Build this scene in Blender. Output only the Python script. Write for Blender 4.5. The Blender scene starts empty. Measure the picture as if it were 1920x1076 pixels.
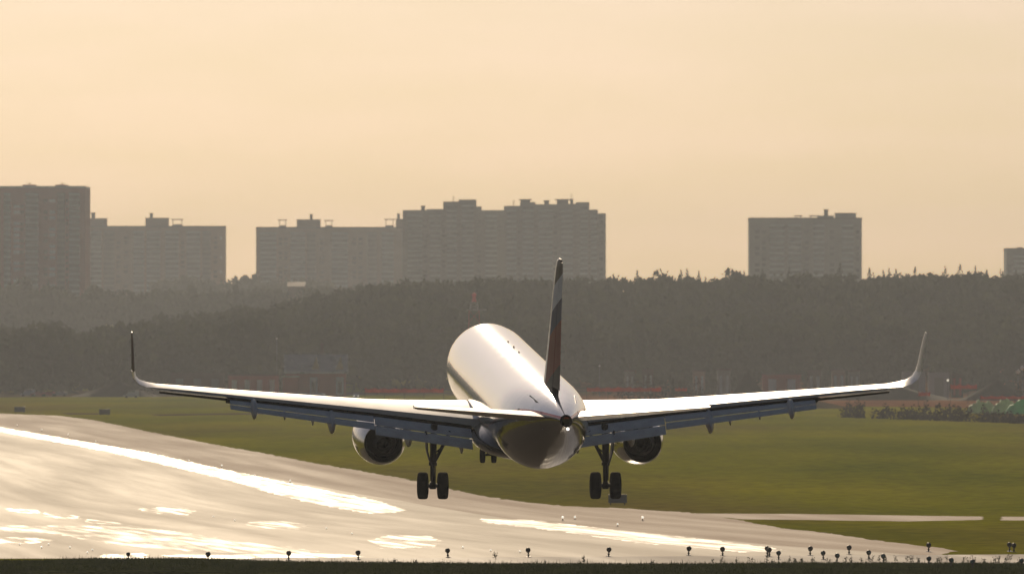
import bpy, bmesh, math, random
import numpy as np
from mathutils import Vector, Matrix
R = math.radians
random.seed(7); rng = np.random.default_rng(7)
scn = bpy.context.scene
col = scn.collection

# ------------------------------------------------------------------ camera, sky, sun, exposure
F, YH, CX, CAMZ = 15000.0, 700.0, 960.0, 11.0        # focal length in photo pixels, horizon row, centre column
cd = bpy.data.cameras.new('camera'); cam = bpy.data.objects.new('camera', cd); col.objects.link(cam)
cam.location = (0, 0, CAMZ); cam.rotation_euler = (R(90), 0, 0)
cd.sensor_width = 36; cd.lens = 36 * F / 1920; cd.shift_y = (YH - 538) / 1920
cd.clip_start = 1; cd.clip_end = 30000
cd.dof.use_dof = True; cd.dof.focus_distance = 350; cd.dof.aperture_fstop = 3.4
scn.camera = cam

SUN_EL, SUN_AZ = 20.5, -4.5                           # azimuth measured from the viewing direction, left is minus
w = bpy.data.worlds.new('World'); scn.world = w; w.use_nodes = True
nt = w.node_tree; nt.nodes.clear()
sky = nt.nodes.new('ShaderNodeTexSky'); sky.sky_type = 'NISHITA'; sky.sun_disc = False
sky.sun_elevation = R(SUN_EL); sky.sun_rotation = R(SUN_AZ)
sky.altitude = 200; sky.air_density = .75; sky.dust_density = 1.6; sky.ozone_density = 1.5
tc = nt.nodes.new('ShaderNodeTexCoord'); mp = nt.nodes.new('ShaderNodeMapping')
mp.inputs['Scale'].default_value = (22, 22, 150)
mp.inputs['Rotation'].default_value = (0, R(4), 0)
nz = nt.nodes.new('ShaderNodeTexNoise'); nz.inputs['Scale'].default_value = 1.0; nz.inputs['Detail'].default_value = 5
nz.inputs['Roughness'].default_value = .55
rp = nt.nodes.new('ShaderNodeValToRGB')               # thin veil of cloud: slightly paler and pinker streaks
rp.color_ramp.elements[0].position = .35; rp.color_ramp.elements[0].color = (.975, .955, .965, 1)
rp.color_ramp.elements[1].position = .72; rp.color_ramp.elements[1].color = (1.05, 1.01, 1.10, 1)
mul = nt.nodes.new('ShaderNodeMix'); mul.data_type = 'RGBA'; mul.blend_type = 'MULTIPLY'; mul.inputs[0].default_value = 1
bg = nt.nodes.new('ShaderNodeBackground'); bg.inputs['Strength'].default_value = .05
out = nt.nodes.new('ShaderNodeOutputWorld')
L = nt.links.new
L(tc.outputs['Generated'], mp.inputs[0]); L(mp.outputs[0], nz.inputs['Vector']); L(nz.outputs['Fac'], rp.inputs[0])
L(sky.outputs[0], mul.inputs[6]); L(rp.outputs[0], mul.inputs[7]); L(mul.outputs[2], bg.inputs[0]); L(bg.outputs[0], out.inputs[0])

sl = bpy.data.lights.new('sun', 'SUN'); sl.energy = 5.0; sl.angle = R(.53); sl.color = (1, .80, .56)
so = bpy.data.objects.new('sun', sl); col.objects.link(so)
sdir = Vector((math.sin(R(SUN_AZ)) * math.cos(R(SUN_EL)), math.cos(R(SUN_AZ)) * math.cos(R(SUN_EL)), math.sin(R(SUN_EL))))
so.rotation_euler = sdir.to_track_quat('Z', 'Y').to_euler()
so.location = (0, 0, 300)
scn.view_settings.view_transform = 'Standard'; scn.view_settings.look = 'None'
scn.view_settings.exposure = -.91; scn.view_settings.gamma = 1
scn.cycles.use_denoising = True
scn.cycles.max_bounces = 6; scn.cycles.volume_bounces = 0
scn.cycles.sample_clamp_indirect = 6

# ------------------------------------------------------------------ helpers
def P(px, py, d):                                      # point of the place seen at a photo pixel, d metres away
    return Vector(((px - CX) * d / F, d, CAMZ + (YH - py) * d / F))
PROF = [(-400, 0), (500, 0), (563, -.44), (662, -1.14), (729, -1.39), (807, -1.48), (940, -.8), (1085, .15), (1414, 1.1), (1700, 2.1),
        (2400, 4.3), (2900, 6), (3300, 24), (4000, 30), (4600, 40), (6100, 44)]
HILL = [(-6000, 62), (-900, 62), (-420, 0), (200, 0), (400, 5), (560, 13), (700, 19), (900, 22), (1920, 24), (6000, 24)]
def interp(t, x):
    return float(np.interp(x, [a for a, b in t], [b for a, b in t]))
ROWS = list(np.arange(-300, 420, 60)) + list(np.arange(420, 1800, 20)) + list(np.arange(1800, 3400, 40)) + list(np.arange(3400, 6001, 130))
ROWZ = [(interp(PROF, x - 25) + interp(PROF, x + 25) + interp(PROF, x)) / 3 for x in ROWS]
def hermite(x):                                        # profile along the viewing direction, straight between the ground's rows
    return float(np.interp(x, ROWS, ROWZ))
def gz(x, y):
    z = hermite(y)
    if y > 2350:
        s = min(1, max(0, (y - 2450) / 450)); s = s * s * (3 - 2 * s)
        fade = 1 - min(1, max(0, (y - 3000) / 300))
        z += interp(HILL, CX + x * F / y) * s * fade
    return z
def G(px, py):                                         # ground point at a photo pixel
    lo, hi = 300.0, 3000.0
    for _ in range(60):
        m = (lo + hi) / 2
        y = YH + (CAMZ - hermite(m)) * F / m
        if y > py: lo = m
        else: hi = m
    return Vector(((px - CX) * m / F, m, hermite(m)))
def tag(o, label=None, cat=None, group=None, kind=None):
    if label: o['label'] = label
    if cat: o['category'] = cat
    if group: o['group'] = group
    if kind: o['kind'] = kind
    return o
def empty(name, loc, label, cat, group=None, rz=0):
    o = bpy.data.objects.new(name, None); col.objects.link(o); o.location = loc; o.rotation_euler.z = rz
    o.empty_display_size = .5
    return tag(o, label, cat, group)
def link(name, me, parent=None, loc=(0, 0, 0)):
    o = bpy.data.objects.new(name, me); col.objects.link(o); o.location = loc
    if parent: o.parent = parent
    return o
def copy_tree(o, parent=None):
    c = o.copy(); col.objects.link(c)
    if parent: c.parent = parent
    for ch in list(o.children): copy_tree(ch, c)
    return c

class MB:
    def __init__(s): s.b = bmesh.new()
    def box(s, c, size, rot=None, taper=1.0, bev=0):
        vs = []
        for z in (-1, 1):
            k = taper if z > 0 else 1
            for x, y in ((-1, -1), (1, -1), (1, 1), (-1, 1)):
                v = Vector((x * size[0] / 2 * k, y * size[1] / 2 * k, z * size[2] / 2))
                if rot is not None: v = rot @ v
                vs.append(s.b.verts.new(v + Vector(c)))
        fs = [s.b.faces.new([vs[i] for i in f]) for f in ((3, 2, 1, 0), (4, 5, 6, 7), (0, 1, 5, 4), (1, 2, 6, 5), (2, 3, 7, 6), (3, 0, 4, 7))]
        if bev:
            es = list({e for f in fs for e in f.edges})
            bmesh.ops.bevel(s.b, geom=es, offset=bev, segments=2, affect='EDGES')
        return s
    def tube(s, a, b, r0, r1=None, n=10, cap=True):
        a, b = Vector(a), Vector(b); r1 = r0 if r1 is None else r1
        q = (b - a).to_track_quat('Z', 'Y')
        ra, rb = [], []
        for i in range(n):
            t = 2 * math.pi * i / n; v = q @ Vector((math.cos(t), math.sin(t), 0))
            ra.append(s.b.verts.new(a + v * r0)); rb.append(s.b.verts.new(b + v * r1))
        for i in range(n):
            j = (i + 1) % n; s.b.faces.new((ra[i], ra[j], rb[j], rb[i]))
        if cap: s.b.faces.new(ra[::-1]); s.b.faces.new(rb)
        return s
    def loft(s, rings, cap=True, closed=True):
        R_ = [[s.b.verts.new(v) for v in r] for r in rings]
        n = len(R_[0])
        for a, b in zip(R_, R_[1:]):
            for i in range(n if closed else n - 1):
                j = (i + 1) % n; s.b.faces.new((a[i], a[j], b[j], b[i]))
        if cap:
            s.b.faces.new(R_[0][::-1]); s.b.faces.new(R_[-1])
        return s
    def revolve(s, prof, c=(0, 0, 0), n=32, cap=False):   # prof: (r, along y) - axis along y
        c = Vector(c)
        return s.loft([[c + Vector((r * math.cos(2 * math.pi * i / n), y, r * math.sin(2 * math.pi * i / n))) for i in range(n)] for r, y in prof], cap=cap)
    def poly(s, pts):
        s.b.faces.new([s.b.verts.new(p) for p in pts]); return s
    def ball(s, c, r, sub=2, sc=(1, 1, 1)):
        m = Matrix.Translation(Vector(c)) @ Matrix.Diagonal((r * sc[0], r * sc[1], r * sc[2], 1))
        bmesh.ops.create_icosphere(s.b, subdivisions=sub, radius=1, matrix=m); return s
    def mesh(s, name, mat, smooth=None):
        bmesh.ops.recalc_face_normals(s.b, faces=s.b.faces)
        me = bpy.data.meshes.new(name); s.b.to_mesh(me); s.b.free()
        me.materials.append(mat)
        if smooth is not None:
            me.shade_smooth()
            if smooth < 180: me.set_sharp_from_angle(angle=R(smooth))
        return me
    def build(s, name, mat, parent=None, smooth=None, loc=(0, 0, 0)):
        return link(name, s.mesh(name, mat, smooth), parent, loc)
def np_mesh(name, V, Fq, mat, parent=None, link_it=True):
    V = np.asarray(V, np.float32); Fq = np.asarray(Fq, np.int32)
    me = bpy.data.meshes.new(name); k = Fq.shape[1]
    me.vertices.add(len(V)); me.vertices.foreach_set('co', V.ravel())
    me.loops.add(Fq.size); me.loops.foreach_set('vertex_index', Fq.ravel())
    me.polygons.add(len(Fq)); me.polygons.foreach_set('loop_start', np.arange(0, Fq.size, k, dtype=np.int32))
    me.polygons.foreach_set('loop_total', np.full(len(Fq), k, np.int32))
    me.update(calc_edges=True); me.validate(); me.materials.append(mat)
    return link(name, me, parent) if link_it else me

def mat(name, c, rough=.6, metal=0, var=.15, scale=3.0, coat=0, rvar=.1, bump=0, trans=0, stretch=(1, 1, 1), c2=None, spec=.5):
    m = bpy.data.materials.new(name); m.use_nodes = True; t = m.node_tree; b = t.nodes['Principled BSDF']
    co = t.nodes.new('ShaderNodeTexCoord'); ma = t.nodes.new('ShaderNodeMapping'); ma.inputs['Scale'].default_value = stretch
    n = t.nodes.new('ShaderNodeTexNoise'); n.inputs['Scale'].default_value = scale; n.inputs['Detail'].default_value = 6
    rmp = t.nodes.new('ShaderNodeValToRGB'); e = rmp.color_ramp.elements
    c2 = c2 or c
    e[0].position = .3; e[0].color = (*[x * (1 - var) for x in c], 1)
    e[1].position = .7; e[1].color = (*[min(1, x * (1 + var)) for x in c2], 1)
    t.links.new(co.outputs['Object'], ma.inputs[0]); t.links.new(ma.outputs[0], n.inputs['Vector'])
    t.links.new(n.outputs['Fac'], rmp.inputs[0]); t.links.new(rmp.outputs[0], b.inputs['Base Color'])
    mr = t.nodes.new('ShaderNodeMapRange'); mr.inputs[1].default_value = .3; mr.inputs[2].default_value = .7
    mr.inputs[3].default_value = max(.02, rough - rvar); mr.inputs[4].default_value = min(1, rough + rvar)
    t.links.new(n.outputs['Fac'], mr.inputs[0]); t.links.new(mr.outputs[0], b.inputs['Roughness'])
    b.inputs['Metallic'].default_value = metal; b.inputs['Coat Weight'].default_value = coat; b.inputs['Coat Roughness'].default_value = .08
    b.inputs['Specular IOR Level'].default_value = spec
    if bump:
        bn = t.nodes.new('ShaderNodeBump'); bn.inputs['Strength'].default_value = bump; bn.inputs['Distance'].default_value = .05
        t.links.new(n.outputs['Fac'], bn.inputs['Height']); t.links.new(bn.outputs[0], b.inputs['Normal'])
    if trans:
        tr = t.nodes.new('ShaderNodeBsdfTranslucent'); mx = t.nodes.new('ShaderNodeMixShader'); mx.inputs[0].default_value = trans
        t.links.new(rmp.outputs[0], tr.inputs[0]); t.links.new(b.outputs[0], mx.inputs[1]); t.links.new(tr.outputs[0], mx.inputs[2])
        t.links.new(mx.outputs[0], t.nodes['Material Output'].inputs['Surface'])
    return m
def glow(name, c, s):
    m = mat(name, c, .3); b = m.node_tree.nodes['Principled BSDF']
    b.inputs['Emission Color'].default_value = (*c, 1); b.inputs['Emission Strength'].default_value = s
    return m

# ------------------------------------------------------------------ ground
def field_material():
    m = bpy.data.materials.new('field'); m.use_nodes = True; t = m.node_tree; b = t.nodes['Principled BSDF']
    g = t.nodes.new('ShaderNodeNewGeometry')
    def noise(sc, detail, st=(1, 1, 1)):
        ma = t.nodes.new('ShaderNodeMapping'); ma.inputs['Scale'].default_value = st
        n = t.nodes.new('ShaderNodeTexNoise'); n.inputs['Scale'].default_value = sc; n.inputs['Detail'].default_value = detail
        t.links.new(g.outputs['Position'], ma.inputs[0]); t.links.new(ma.outputs[0], n.inputs['Vector']); return n
    big = noise(.03, 5, (1, .22, 1)); fine = noise(.6, 8, (1, .5, 1)); dry = noise(.012, 4, (1, .16, 1))
    r1 = t.nodes.new('ShaderNodeValToRGB'); e = r1.color_ramp.elements
    e[0].position = .32; e[0].color = (.215, .24, .004, 1); e[1].position = .7; e[1].color = (.41, .38, .008, 1)
    r2 = t.nodes.new('ShaderNodeValToRGB'); e = r2.color_ramp.elements
    e[0].position = .3; e[0].color = (.7, .7, .7, 1); e[1].position = .75; e[1].color = (1.25, 1.25, 1.25, 1)
    r3 = t.nodes.new('ShaderNodeValToRGB'); e = r3.color_ramp.elements
    e[0].position = .48; e[0].color = (0, 0, 0, 1); e[1].position = .68; e[1].color = (.7, .7, .7, 1)
    m1 = t.nodes.new('ShaderNodeMix'); m1.data_type = 'RGBA'; m1.inputs[7].default_value = (.24, .15, .06, 1)
    m2 = t.nodes.new('ShaderNodeMix'); m2.data_type = 'RGBA'; m2.blend_type = 'MULTIPLY'; m2.inputs[0].default_value = 1
    t.links.new(big.outputs['Fac'], r1.inputs[0]); t.links.new(fine.outputs['Fac'], r2.inputs[0]); t.links.new(dry.outputs['Fac'], r3.inputs[0])
    t.links.new(r3.outputs[0], m1.inputs[0]); t.links.new(r1.outputs[0], m1.inputs[6])
    t.links.new(m1.outputs[2], m2.inputs[6]); t.links.new(r2.outputs[0], m2.inputs[7])
    t.links.new(m2.outputs[2], b.inputs['Base Color']); b.inputs['Roughness'].default_value = 1; b.inputs['Specular IOR Level'].default_value = 0
    return m
M_FIELD = field_material()
def ground():
    ys = ROWS
    us = [-1500, -900, -500] + list(np.arange(-320, 321, 20)) + [500, 900, 1500]
    V = [(u, y, gz(u, y)) for y in ys for u in us]; n = len(us)
    Fq = [(i * n + j, i * n + j + 1, (i + 1) * n + j + 1, (i + 1) * n + j) for i in range(len(ys) - 1) for j in range(n - 1)]
    o = np_mesh('grass_field', V, Fq, M_FIELD); o.data.shade_smooth(); return tag(o, kind='structure')
ground()

def sheet(name, pts, m, dz, kind='structure', cut=20.0, rag=0.0, ragy=None, cuts=3):
    """A sheet lying on the ground inside a photo outline: subdivided along the view so it follows the ground."""
    b = bmesh.new()
    W = [G(*p) for p in pts]
    vs = [b.verts.new((p.x, p.y, 0)) for p in W]
    f = b.faces.new(vs); bmesh.ops.triangulate(b, faces=[f])
    y0, y1 = min(p.y for p in W), max(p.y for p in W)
    y = math.ceil(y0 / cut) * cut
    while y < y1:
        bmesh.ops.bisect_plane(b, geom=b.verts[:] + b.edges[:] + b.faces[:], plane_co=(0, y, 0), plane_no=(0, 1, 0))
        y += cut
    if rag:
        bmesh.ops.subdivide_edges(b, edges=[e for e in b.edges if len(e.link_faces) == 1 and e.calc_length() > 2], cuts=cuts)
        for v in b.verts:
            if any(len(e.link_faces) == 1 for e in v.link_edges): v.co.x += random.uniform(-rag, rag); v.co.y += random.uniform(-1, 1) * (rag * 2 if ragy is None else ragy)
    for v in b.verts: v.co.z = gz(v.co.x, v.co.y) + dz
    bmesh.ops.triangulate(b, faces=b.faces[:])
    bmesh.ops.recalc_face_normals(b, faces=b.faces[:])
    me = bpy.data.meshes.new(name); b.to_mesh(me); b.free(); me.materials.append(m)
    if me.polygons and me.polygons[0].normal.z < 0: me.flip_normals()
    return tag(link(name, me), kind=kind)

def paved(name, c, r0, r1, c2=None, bump=.0, spec=.5, glare_fade=None):
    m = bpy.data.materials.new(name); m.use_nodes = True; t = m.node_tree; b = t.nodes['Principled BSDF']
    g = t.nodes.new('ShaderNodeNewGeometry')
    m0 = t.nodes.new('ShaderNodeMapping'); m0.inputs['Rotation'].default_value = (0, 0, R(-6.67))
    ma = t.nodes.new('ShaderNodeMapping'); ma.inputs['Scale'].default_value = (.22, .005, 1)
    n = t.nodes.new('ShaderNodeTexNoise'); n.inputs['Scale'].default_value = 1; n.inputs['Detail'].default_value = 6; n.inputs['Roughness'].default_value = .6
    b.inputs['Specular IOR Level'].default_value = spec
    n2 = t.nodes.new('ShaderNodeTexNoise'); n2.inputs['Scale'].default_value = 1.3; n2.inputs['Detail'].default_value = 8
    t.links.new(g.outputs['Position'], m0.inputs[0]); t.links.new(m0.outputs[0], ma.inputs[0]); t.links.new(ma.outputs[0], n.inputs['Vector']); t.links.new(g.outputs['Position'], n2.inputs['Vector'])
    rmp = t.nodes.new('ShaderNodeValToRGB'); e = rmp.color_ramp.elements; c2 = c2 or [x * 1.4 for x in c]
    e[0].position = .3; e[0].color = (*c, 1); e[1].position = .7; e[1].color = (*c2, 1)
    mr = t.nodes.new('ShaderNodeMapRange'); mr.inputs[1].default_value = .35; mr.inputs[2].default_value = .68
    mr.inputs[3].default_value = r0; mr.inputs[4].default_value = r1
    t.links.new(n.outputs['Fac'], rmp.inputs[0]); t.links.new(rmp.outputs[0], b.inputs['Base Color'])
    t.links.new(n.outputs['Fac'], mr.inputs[0]); t.links.new(mr.outputs[0], b.inputs['Roughness'])
    if bump:
        mb_ = t.nodes.new('ShaderNodeMapping'); mb_.inputs['Scale'].default_value = (.9, .16, 1); t.links.new(m0.outputs[0], mb_.inputs[0]); t.links.new(mb_.outputs[0], n2.inputs['Vector'])
        n2.inputs['Scale'].default_value = 1; n2.inputs['Detail'].default_value = 3
        bn = t.nodes.new('ShaderNodeBump'); bn.inputs['Strength'].default_value = 1; bn.inputs['Distance'].default_value = bump
        t.links.new(n2.outputs['Fac'], bn.inputs['Height']); t.links.new(bn.outputs[0], b.inputs['Normal'])
    if glare_fade:                                           # streaky transparency along the runway, softening edges of glare and sheen
        mw = t.nodes.new('ShaderNodeMapping'); mw.inputs['Scale'].default_value = (1.1, .05, 1); t.links.new(m0.outputs[0], mw.inputs[0])
        n3 = t.nodes.new('ShaderNodeTexNoise'); n3.inputs['Scale'].default_value = 1; n3.inputs['Detail'].default_value = 7; t.links.new(mw.outputs[0], n3.inputs['Vector'])
        w_ = t.nodes.new('ShaderNodeMapRange'); w_.inputs[1].default_value = glare_fade; w_.inputs[2].default_value = glare_fade + .30; t.links.new(n3.outputs['Fac'], w_.inputs[0])
        tp = t.nodes.new('ShaderNodeBsdfTransparent'); mx = t.nodes.new('ShaderNodeMixShader')
        t.links.new(w_.outputs[0], mx.inputs[0]); t.links.new(tp.outputs[0], mx.inputs[1]); t.links.new(b.outputs[0], mx.inputs[2])
        t.links.new(mx.outputs[0], t.nodes['Material Output'].inputs['Surface'])
    return m
M_RUN = paved('runway_asphalt', (.20, .145, .09), .68, .765, spec=.28, bump=.004)
M_SHO = paved('shoulder_asphalt', (.32, .205, .13), .76, .88, spec=.3)
M_CON = paved('concrete_apron', (.30, .25, .21), .7, .9)
M_PAINT = paved('marking_glare_paint', (.72, .68, .6), .44, .54, (.8, .77, .7), glare_fade=.32)  # white spreads past the real stripe to stand for its glare
M_PATCH = paved('patchy_marking_glare', (.72, .68, .6), .44, .56, (.8, .76, .68), glare_fade=.43)  # marking patches with their glare painted in, more broken up
M_SHEEN = paved('sheen_asphalt', (.2, .165, .12), .50, .64, spec=.45, glare_fade=.40, bump=.006)  # smoother sheet shaped to carry the bright band of sheen
M_DIRT = mat('bare_earth', (.32, .14, .06), .95, var=.4, scale=.08, spec=0)
M_DIRT2 = mat('dry_ground', (.15, .11, .05), .95, var=.4, scale=.1, spec=0)

RUN_EDGE = [(1790, 1031), (1640, 1012), (1560, 1000), (1470, 990), (1390, 975), (1300, 961), (1180, 953), (1060, 948), (960, 938), (850, 918), (760, 897), (660, 880), (560, 862),
            (480, 847), (380, 829), (250, 803), (180, 788), (110, 779), (0, 775), (-200, 768)]
sheet('runway_shoulder', RUN_EDGE + [(-690, 768), (-430, 1046), (1740, 1046)], M_SHO, .004, rag=.25, ragy=2.5, cuts=5)
MID = [(1800, 1046), (1450, 1022), (1200, 997), (1000, 978), (750, 938), (600, 912), (420, 880), (240, 842), (0, 799), (-200, 772)]
sheet('runway', MID + [(-630, 772), (-360, 1046.5), (1800, 1046.5)], M_RUN, .010)
sheet('taxiway', [(1290, 962), (1500, 963), (1700, 966), (1842, 968), (1842, 974), (1700, 977), (1500, 974), (1390, 973)], M_SHO, .008, rag=.2)
sheet('taxiway', [(1878, 968), (2100, 970), (2100, 976), (1878, 975)], M_SHO, .008, rag=.2)
sheet('concrete_strip', [(440, 1047.5), (2100, 1038), (2100, 1060), (1400, 1061), (900, 1060), (600, 1058), (440, 1053)], M_CON, .016)
def added_apron():                                           # unseen paved ground, added for its reflection in the belly
    ys = np.arange(300, 428, 16); V = [(x, y, gz(x, y) + .006) for y in ys for x in (-70, 0, 70)]
    tag(np_mesh('reflection_apron', V, [(i * 3 + j, i * 3 + j + 1, i * 3 + j + 4, i * 3 + j + 3) for i in range(len(ys) - 1) for j in range(2)], paved('reflection_asphalt', (.06, .045, .03), .9, .95, spec=.05)), kind='structure')
added_apron()
V = [(x, y, gz(x, y) + .012) for y in range(357, 402, 3) for x in (2 + 1.5 * math.sin(y), 12 + 2 * math.sin(y * .7))]  # unseen glossy patch, added to throw a glint onto the belly
tag(np_mesh('sheen_patch', V, [(i * 2, i * 2 + 1, i * 2 + 3, i * 2 + 2) for i in range(14)], paved('glint_reflector', (.05, .045, .04), .16, .3, spec=.5)), kind='structure')
sheet('gravel_track', [(112, 774), (185, 774.5), (185, 777), (130, 777)], M_DIRT2, .02)
sheet('gravel_track', [(280, 777), (460, 774), (700, 772), (700, 774.5), (460, 777), (300, 779.5)], M_DIRT2, .02)
def mark(pts, dz=.018, m=None, name='marking_with_glare'): return sheet(name, pts, m or M_PAINT, dz, rag=.22, ragy=2.2, cuts=7)
mark([(-60, 794), (0, 801), (120, 821), (240, 842), (420, 880), (600, 917), (700, 936), (735, 948), (762, 956), (735, 961), (690, 962), (600, 946), (420, 897), (240, 855), (120, 831), (0, 809), (-60, 800)])
mark([(900, 972), (1000, 975), (1200, 998), (1350, 1014), (1450, 1027), (1470, 1033), (1400, 1036), (1200, 1018), (1000, 989), (910, 979)])
mark([(258, 954), (300, 951), (350, 952), (364, 958), (350, 965), (300, 963)], m=M_PATCH)
mark([(460, 980), (490, 977), (560, 978), (580, 984), (565, 992), (480, 989)], m=M_PATCH)
mark([(690, 1012), (730, 1004), (800, 1004), (828, 1015), (810, 1026), (720, 1028)], m=M_PATCH)
mark([(-60, 1007), (60, 1008), (106, 1013), (60, 1019), (-60, 1019)], m=M_PATCH)
mark([(14, 953), (70, 956), (74, 962), (20, 960)], m=M_PATCH)
mark([(82, 961), (148, 967), (150, 973), (84, 969)], m=M_PATCH)
mark([(160, 973), (222, 979), (226, 984), (164, 980)], m=M_PATCH)
mark([(188, 1039), (270, 1037), (276, 1049), (188, 1050)], .022)
mark([(-60, 985), (100, 985), (240, 985), (330, 996), (430, 1012), (600, 1034), (560, 1040), (400, 1035), (240, 1024), (100, 1000), (-60, 994)], .014, M_SHEEN, 'sheen_patch')
mark([(300, 1041), (640, 1038), (680, 1044), (400, 1047)], .022)
sheet('bare_earth', [(860, 738), (1100, 733), (1500, 730), (1920, 733), (2200, 733), (2200, 768), (1920, 768), (1760, 763), (1600, 762), (1450, 764), (1300, 757), (1100, 758), (900, 744)], M_DIRT, .03, cut=40, rag=3)
sheet('bare_earth', [(-200, 735), (860, 735), (860, 740), (400, 743), (0, 745), (-200, 746)], M_DIRT2, .05, cut=40, rag=2)
# ------------------------------------------------------------------ forest
M_TREE = mat('foliage', (.05, .062, .022), .9, var=.25, scale=.06, trans=.25, c2=(.06, .07, .025), spec=0)
M_TREE2 = mat('spruce_foliage', (.03, .042, .018), .9, var=.4, scale=.2, trans=.15, spec=.1)
M_TRUNK = mat('bark', (.06, .045, .03), .9, var=.3)
def crown_quads(kind, h, r, n, leaf, base=.18):
    """Leaf clumps spread through a crown: returns quads (n,4,3) around the origin, trunk base at z=0."""
    k = rng.random(n)
    if kind == 'spruce':
        z = h * (base * .5 + (1 - base * .5) * k)
        tier = .72 + .28 * np.abs(np.sin(z / h * 24))
        rad = r * (1.02 - z / h) * tier * np.sqrt(rng.random(n)) * 1.15
        a = rng.random(n) * 2 * np.pi
        c = np.stack([rad * np.cos(a), rad * np.sin(a), z - .25 * rad], 1)
        s = leaf * (.3 + 1.1 * (1 - z / h))
    else:
        nb = 7; ba = rng.random(nb) * 2 * np.pi; bz = h * (.38 + .5 * rng.random(nb)); br = r * (.25 + .45 * rng.random(nb)) * np.clip(1.25 - (bz / h - .5) ** 2 * 3.2, .35, 1)
        bc = np.stack([br * np.cos(ba), br * np.sin(ba), bz], 1); bc[0] = (0, 0, h * .8)
        sz = r * (.38 + .3 * rng.random(nb))
        i = rng.integers(0, nb, n)
        d = rng.normal(size=(n, 3)); d /= np.linalg.norm(d, axis=1, keepdims=True)
        c = bc[i] + d * (sz[i] * (.55 + .5 * rng.random(n)))[:, None] * np.array([1, 1, .85])
        c[:, 2] = np.clip(c[:, 2], h * .1, h * 1.02); s = leaf * (.6 + .8 * rng.random(n))
    u = rng.normal(size=(n, 3)); u /= np.linalg.norm(u, axis=1, keepdims=True)
    v = np.cross(u, rng.normal(size=(n, 3))); v /= np.linalg.norm(v, axis=1, keepdims=True)
    u = u * (s * .5)[:, None]; v = v * (s * .5 * (.5 + .5 * rng.random(n)))[:, None]
    return np.stack([c - u, c + v * .9, c + u * 1.1, c - v], 1)
def trunk_quads(h, r, n=5):
    q = []
    for i in range(n):
        a, b = 2 * math.pi * i / n, 2 * math.pi * (i + 1) / n
        q.append([(r * math.cos(a), r * math.sin(a), -1), (r * math.cos(b), r * math.sin(b), -1), (r * .3 * math.cos(b), r * .3 * math.sin(b), h * .8), (r * .3 * math.cos(a), r * .3 * math.sin(a), h * .8)])
    return np.array(q)
def quads_mesh(name, Q, m, parent=None):
    Q = np.asarray(Q); return np_mesh(name, Q.reshape(-1, 3), np.arange(len(Q) * 4).reshape(-1, 4), m, parent)
TOP = [(-6000, 250), (-900, 270), (-500, 590), (-300, 604), (0, 602), (60, 602), (112, 598), (135, 622), (160, 628), (190, 612), (238, 603), (255, 586), (330, 580), (430, 577), (500, 568), (560, 554), (620, 543), (700, 533), (800, 526),
       (900, 522), (1100, 522), (1145, 519), (1250, 517), (1300, 521), (1400, 518), (1600, 517), (1750, 514), (1920, 514), (2300, 512)]
MIDTOP = [(-300, 520), (0, 520), (50, 526), (75, 545), (90, 532), (110, 552), (128, 535), (145, 556), (170, 540), (230, 543), (300, 533), (330, 545), (400, 538), (470, 543), (560, 540), (700, 530), (2300, 530)]
def forest(name, pxr, dr, n, prof, hr, nq, leaf, spruce=.35, m=None, jit=3.0):
    out = []
    protos = {k: [crown_quads(k, 1, .3 if k == 'leafy' else .17, nq, leaf / 20) for _ in range(7)] for k in ('leafy', 'spruce')}
    for _ in range(n):
        d = dr[0] + (dr[1] - dr[0]) * random.random(); px = random.uniform(*pxr)
        x = (px - CX) * d / F; z0 = gz(x, d); top = CAMZ + (YH - interp(prof, px)) * d / F - abs(random.gauss(0, jit)) + 1
        h = min(random.uniform(*hr), top - z0)
        if h < hr[0] * .55: continue
        k = 'spruce' if random.random() < spruce else 'leafy'
        q = protos[k][random.randrange(7)]
        a = random.random() * 6.28; ca, sa = math.cos(a), math.sin(a); wx = h * random.uniform(.85, 1.25)
        M = np.array([[ca * wx, -sa * wx, 0], [sa * wx, ca * wx, 0], [0, 0, h]])
        out.append(q @ M.T + np.array([x, d, z0]))
    o = quads_mesh(name, np.concatenate(out), m or M_TREE); return tag(o, kind='stuff')
tag(forest('forest', (-3600, 2200), (2440, 2960), 6600, TOP, (14, 24), 80, 2.9), 'dense dark wood of mixed trees filling the slope behind the airfield', 'forest')
tag(forest('woodland_belt', (-250, 760), (3640, 3840), 420, MIDTOP, (17, 27), 80, 3.0), 'paler hazy belt of trees below the apartment blocks at left', 'forest')
tag(forest('tree_belt', (300, 620), (4450, 4600), 150, [(300, 520), (425, 520), (445, 524), (470, 519), (620, 524)], (18, 30), 50, 3.4), 'faint far tree line in the gap between two apartment blocks', 'forest')
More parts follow.
